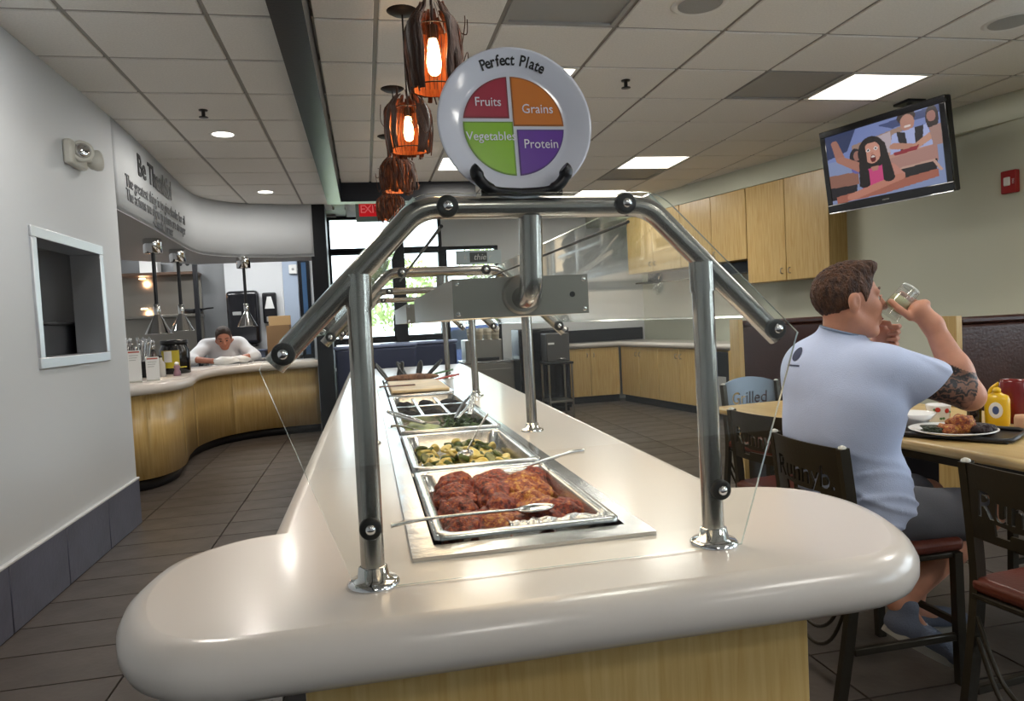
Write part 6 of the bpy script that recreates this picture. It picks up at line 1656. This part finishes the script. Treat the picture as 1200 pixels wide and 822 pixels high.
# shirt mark, laid on the cloth by projecting onto it
def on_shirt(c, nrm):
    dg = bpy.context.evaluated_depsgraph_get(); ev = shirt.evaluated_get(dg)
    ok, loc, nn, _ = ev.ray_cast(Vector(c), Vector(nrm)); return (loc, nn) if ok else (Vector(c), -Vector(nrm))
def decal(poly, org, xd, yd, dr, m, nm, off=.0018):
    b = MB(); v = []
    for (x, y) in poly:
        l, nn = on_shirt(org+xd*x+yd*y, dr); v.append(tuple(l+nn*off))
    cx_ = sum(p[0] for p in poly)/len(poly); cy_ = sum(p[1] for p in poly)/len(poly); l, nn = on_shirt(org+xd*cx_+yd*cy_, dr); cen = tuple(l+nn*off*1.4)
    n = len(v); b.add(v+[cen], [(i, (i+1) % n, n) for i in range(n)], True); b.build(nm, m, man)
org = Vector((-.45, .055, 1.175)); xd = Vector((0, -1, 0)); yd = Vector((.35, 0, .93)).normalized(); dr = Vector((.95, 0, -.30)).normalized()
decal([(.024*math.cos(2*PI*k/18), .026*math.sin(2*PI*k/18)) for k in range(18)], org, xd, yd, dr, lgm, 'shirt_print')
decal([(-.036, -.044), (-.018, -.044), (0, -.044), (.018, -.044), (.036, -.044), (.036, -.039), (.018, -.039), (0, -.039), (-.018, -.039), (-.036, -.039)], org, xd, yd, dr, lgm, 'shirt_print')
# shoes
def shoe(heel, toe, parent, name='shoe'):
    heel = Vector(heel)-O; toe = Vector(toe)-O; d = (toe-heel).normalized(); lat = Vector((0, 0, 1)).cross(d).normalized(); up = d.cross(lat); L = (toe-heel).length
    A = [tuple(d), tuple(lat), tuple(up)]
    def q(x, y, z): return vf(heel + d*(x*L) + lat*y + up*z)
    pr_ = [('e', q(.18, 0, .035), (.06, .038, .05), A, .03), ('e', q(.5, 0, .035), (.09, .04, .042), A, .03), ('e', q(.78, 0, .022), (.075, .046, .032), A, .03), ('c', q(.16, 0, .05), q(.12, 0, .095), .042, .040, .02)]
    o = sdf_mesh(name, pr_, .006, mat('grey_blue_sneaker', '5E6474', .75, bump=.2, bscale=150), parent)
    b = MB(); n = 24; v = []
    for z in (-.012, .012):
        for k in range(n):
            a = 2*PI*k/n; x = .5+.5*math.cos(a); wd = .036+.012*math.sin(PI*min(1, x*.9)); v.append(q(x, wd*math.sin(a)*1.05, z))
    b.add(v, [tuple(reversed(range(n))), tuple(range(n, 2*n))] + [(k, (k+1) % n, n+(k+1) % n, n+k) for k in range(n)])
    b.build('sole', mat('pale_shoe_sole', '9A948A', .6), o)
    lc = MB()
    for i in range(5):
        x = .42+.07*i; lc.tube(bez([q(x, -.026, .055-.012*i), q(x+.01, 0, .077-.011*i), q(x, .026, .055-.012*i)], 4), .003, 6)
    lc.build('laces', mat('shoelace_white', 'C8C8CC', .7), o)['kind'] = 'stuff'
shoe((1.665, 2.125, .165), (1.90, 2.06, .022), man); shoe((1.93, 2.37, .014), (2.20, 2.35, .014), man)
# the glass itself
gl = thing('drinking_glass', 'clear glass of pale yellow drink tipped to the mouth of the man in blue', 'glass', GA)
GM = frame_M((0, 0, 0), gs, gv); 
if (GM.to_3x3() @ Vector((0, 0, 1))).dot(gd) < 0: GM = frame_M((0, 0, 0), gv, gs)
tumbler = glass_mat('tumbler_glass', (.93, .95, .94), 1.6, .02, haze=.16)  # grey haze mixed in so the dark tumbler looks lighter
MB().lathe([(.036, 0), (.0345, .03), (.031, .108), (.028, .112), (.001, .112)], 28, GM, False).build('tumbler', tumbler, gl)
MB().lathe([(.001, .106), (.028, .106), (.031, .110), (.029, .1145), (.001, .1145)], 28, GM, False).build('thick_base', mat('glass_base_white', 'E6ECEA', .1, trans=.4, spec=.8), gl)
MB().lathe([(.001, .030), (.033, .026), (.0315, .068), (.001, .075)], 28, GM, False).build('lemonade', mat('pale_lemonade', 'D8D59A', .15, trans=.35), gl)
# ---- the chef leaning over the kitchen counter
chef = thing('person', 'chef in white leaning over the kitchen counter and looking down', 'person', (-1.75, 9.75, 0))
O2 = Vector((-1.75, 9.75, 0)); q2 = lambda *v: vf(Vector(v)-O2)
Hk = Vector((-1.70, 9.36, 1.225)); hfw = Vector((.16, -.88, -.52))
hp2, HT2, HA2 = head_prims(Hk-O2, hfw, (0, -.4, .9), 1.10, neck_to=q2(-1.745, 9.56, 1.20))
P2 = list(hp2)
P2 += [('e', q2(-1.76, 9.72, 1.02), (.20, .17, .20), None, .06), ('e', q2(-1.78, 9.80, .80), (.17, .15, .2), None, .05), ('c', q2(-1.95, 9.58, 1.14), q2(-1.56, 9.60, 1.15), .075, .075, .05)]
arms = (((-1.96, 9.58, 1.13), (-2.08, 9.30, .985), (-1.80, 9.15, .955)), ((-1.55, 9.60, 1.13), (-1.36, 9.42, .985), (-1.58, 9.22, .96)))
for s, e, w_ in arms: P2 += [('c', q2(*s), q2(*e), .055, .046, .03), ('c', q2(*e), q2(*w_), .045, .030, .02)]
for (wx, wy, wz), sx in (((-1.80, 9.15, .955), 1), ((-1.58, 9.22, .96), -1)):
    pm = Vector((wx+.06*sx, wy-.04, wz-.008)); fs = []
    for k in range(4):
        b_ = pm+Vector((.03*sx+.004*k*sx, -.032+.020*k, .006)); fs.append([b_, b_+Vector((.034*sx, -.008, -.004)), b_+Vector((.056*sx, -.010, -.018)), b_+Vector((.066*sx, -.010, -.030))])
    P2 += hand_prims(q2(wx, wy, wz), q2(*pm), [[q2(*z) for z in f] for f in fs], [q2(*(pm+Vector(z))) for z in ((0, -.02, 0), (.02*sx, -.045, 0), (.04*sx, -.055, -.008))], (.042, .036, .018), None)
for sx in (-.1, .1): P2 += [('c', q2(-1.78+sx, 9.82, .72), q2(-1.78+sx, 9.86, .46), .085, .062, .04), ('c', q2(-1.78+sx, 9.86, .46), q2(-1.78+sx, 9.92, .07), .055, .04, .02), ('c', q2(-1.78+sx, 9.92, .05), q2(-1.78+sx, 9.72, .035), .04, .034, .02)]
ruddy = mat('ruddy_skin', 'B57860', .45)
sdf_mesh('body', P2, .0075, ruddy, chef)
cw = mat('white_chef_jacket', 'E2E3E6', .75)
J = [('e', q2(-1.76, 9.72, 1.02), (.225, .20, .215), None, .06), ('e', q2(-1.78, 9.80, .80), (.20, .18, .22), None, .05), ('c', q2(-1.95, 9.59, 1.135), q2(-1.56, 9.61, 1.14), .092, .092, .05)]
for s, e, w_ in arms:
    e2_ = tuple(Vector(e).lerp(Vector(w_), .12)); J += [('c', q2(*s), q2(*e), .078, .072, .04), ('c', q2(*e), q2(*e2_), .070, .068, .02)]
J += [('e', HT2(.02, 0, -.03), (.115, .105, .12), None, .01, 's')]
sdf_mesh('chef_jacket', J, .010, cw, chef, noise=wrinkle(.006, [(24, 10, 18, 0, .6), (-14, 22, 30, 2, .5)]))
sdf_mesh('trousers', [('e', q2(-1.78, 9.82, .70), (.19, .17, .12), None, .04)] + [('c', q2(-1.78+sx, 9.82, .68), q2(-1.78+sx, 9.90, .12), .10, .075, .04) for sx in (-.1, .1)], .014, mat('black_trousers', '1C1C20', .8), chef)
n1 = Vector(HA2[0])*.90 - Vector(HA2[2])*.43; p1 = Vector(HT2(.030, 0, .02)); n2 = -Vector(HA2[2])*.92 + Vector(HA2[0])*.38; p2 = Vector(HT2(-.06, 0, -.05))
sdf_mesh('hair', [('e', HT2(-.014, 0, .036), tuple(x*1.1 for x in (.106, .084, .096)), HA2, .02)], .008, mat('dark_short_hair', '3A2A22', .6, bump=.6, bscale=80), chef, cuts=[(*n1, n1.dot(p1)), (*n2, n2.dot(p2))], smooth_iter=1)
for y in (-1, 1):
    MB().tube(bez([HT2(.089, y*.014, .036), HT2(.086, y*.032, .042), HT2(.074, y*.050, .036)], 4), .0045, 8).build('eyebrow', hair_m, chef)
    MB().ell(HT2(.079, y*.031, .008), (.012, .012, .012), 12, 8).build('eye', mat('eye_dark', '4A3A34', .3), chef)
MB().tube([q2(-1.60, 9.20+.03*math.cos(a), .96+.034*math.sin(a)) for a in [2*PI*k/12 for k in range(12)]], .009, 8, True).build('wrist_watch', M['black'], chef)
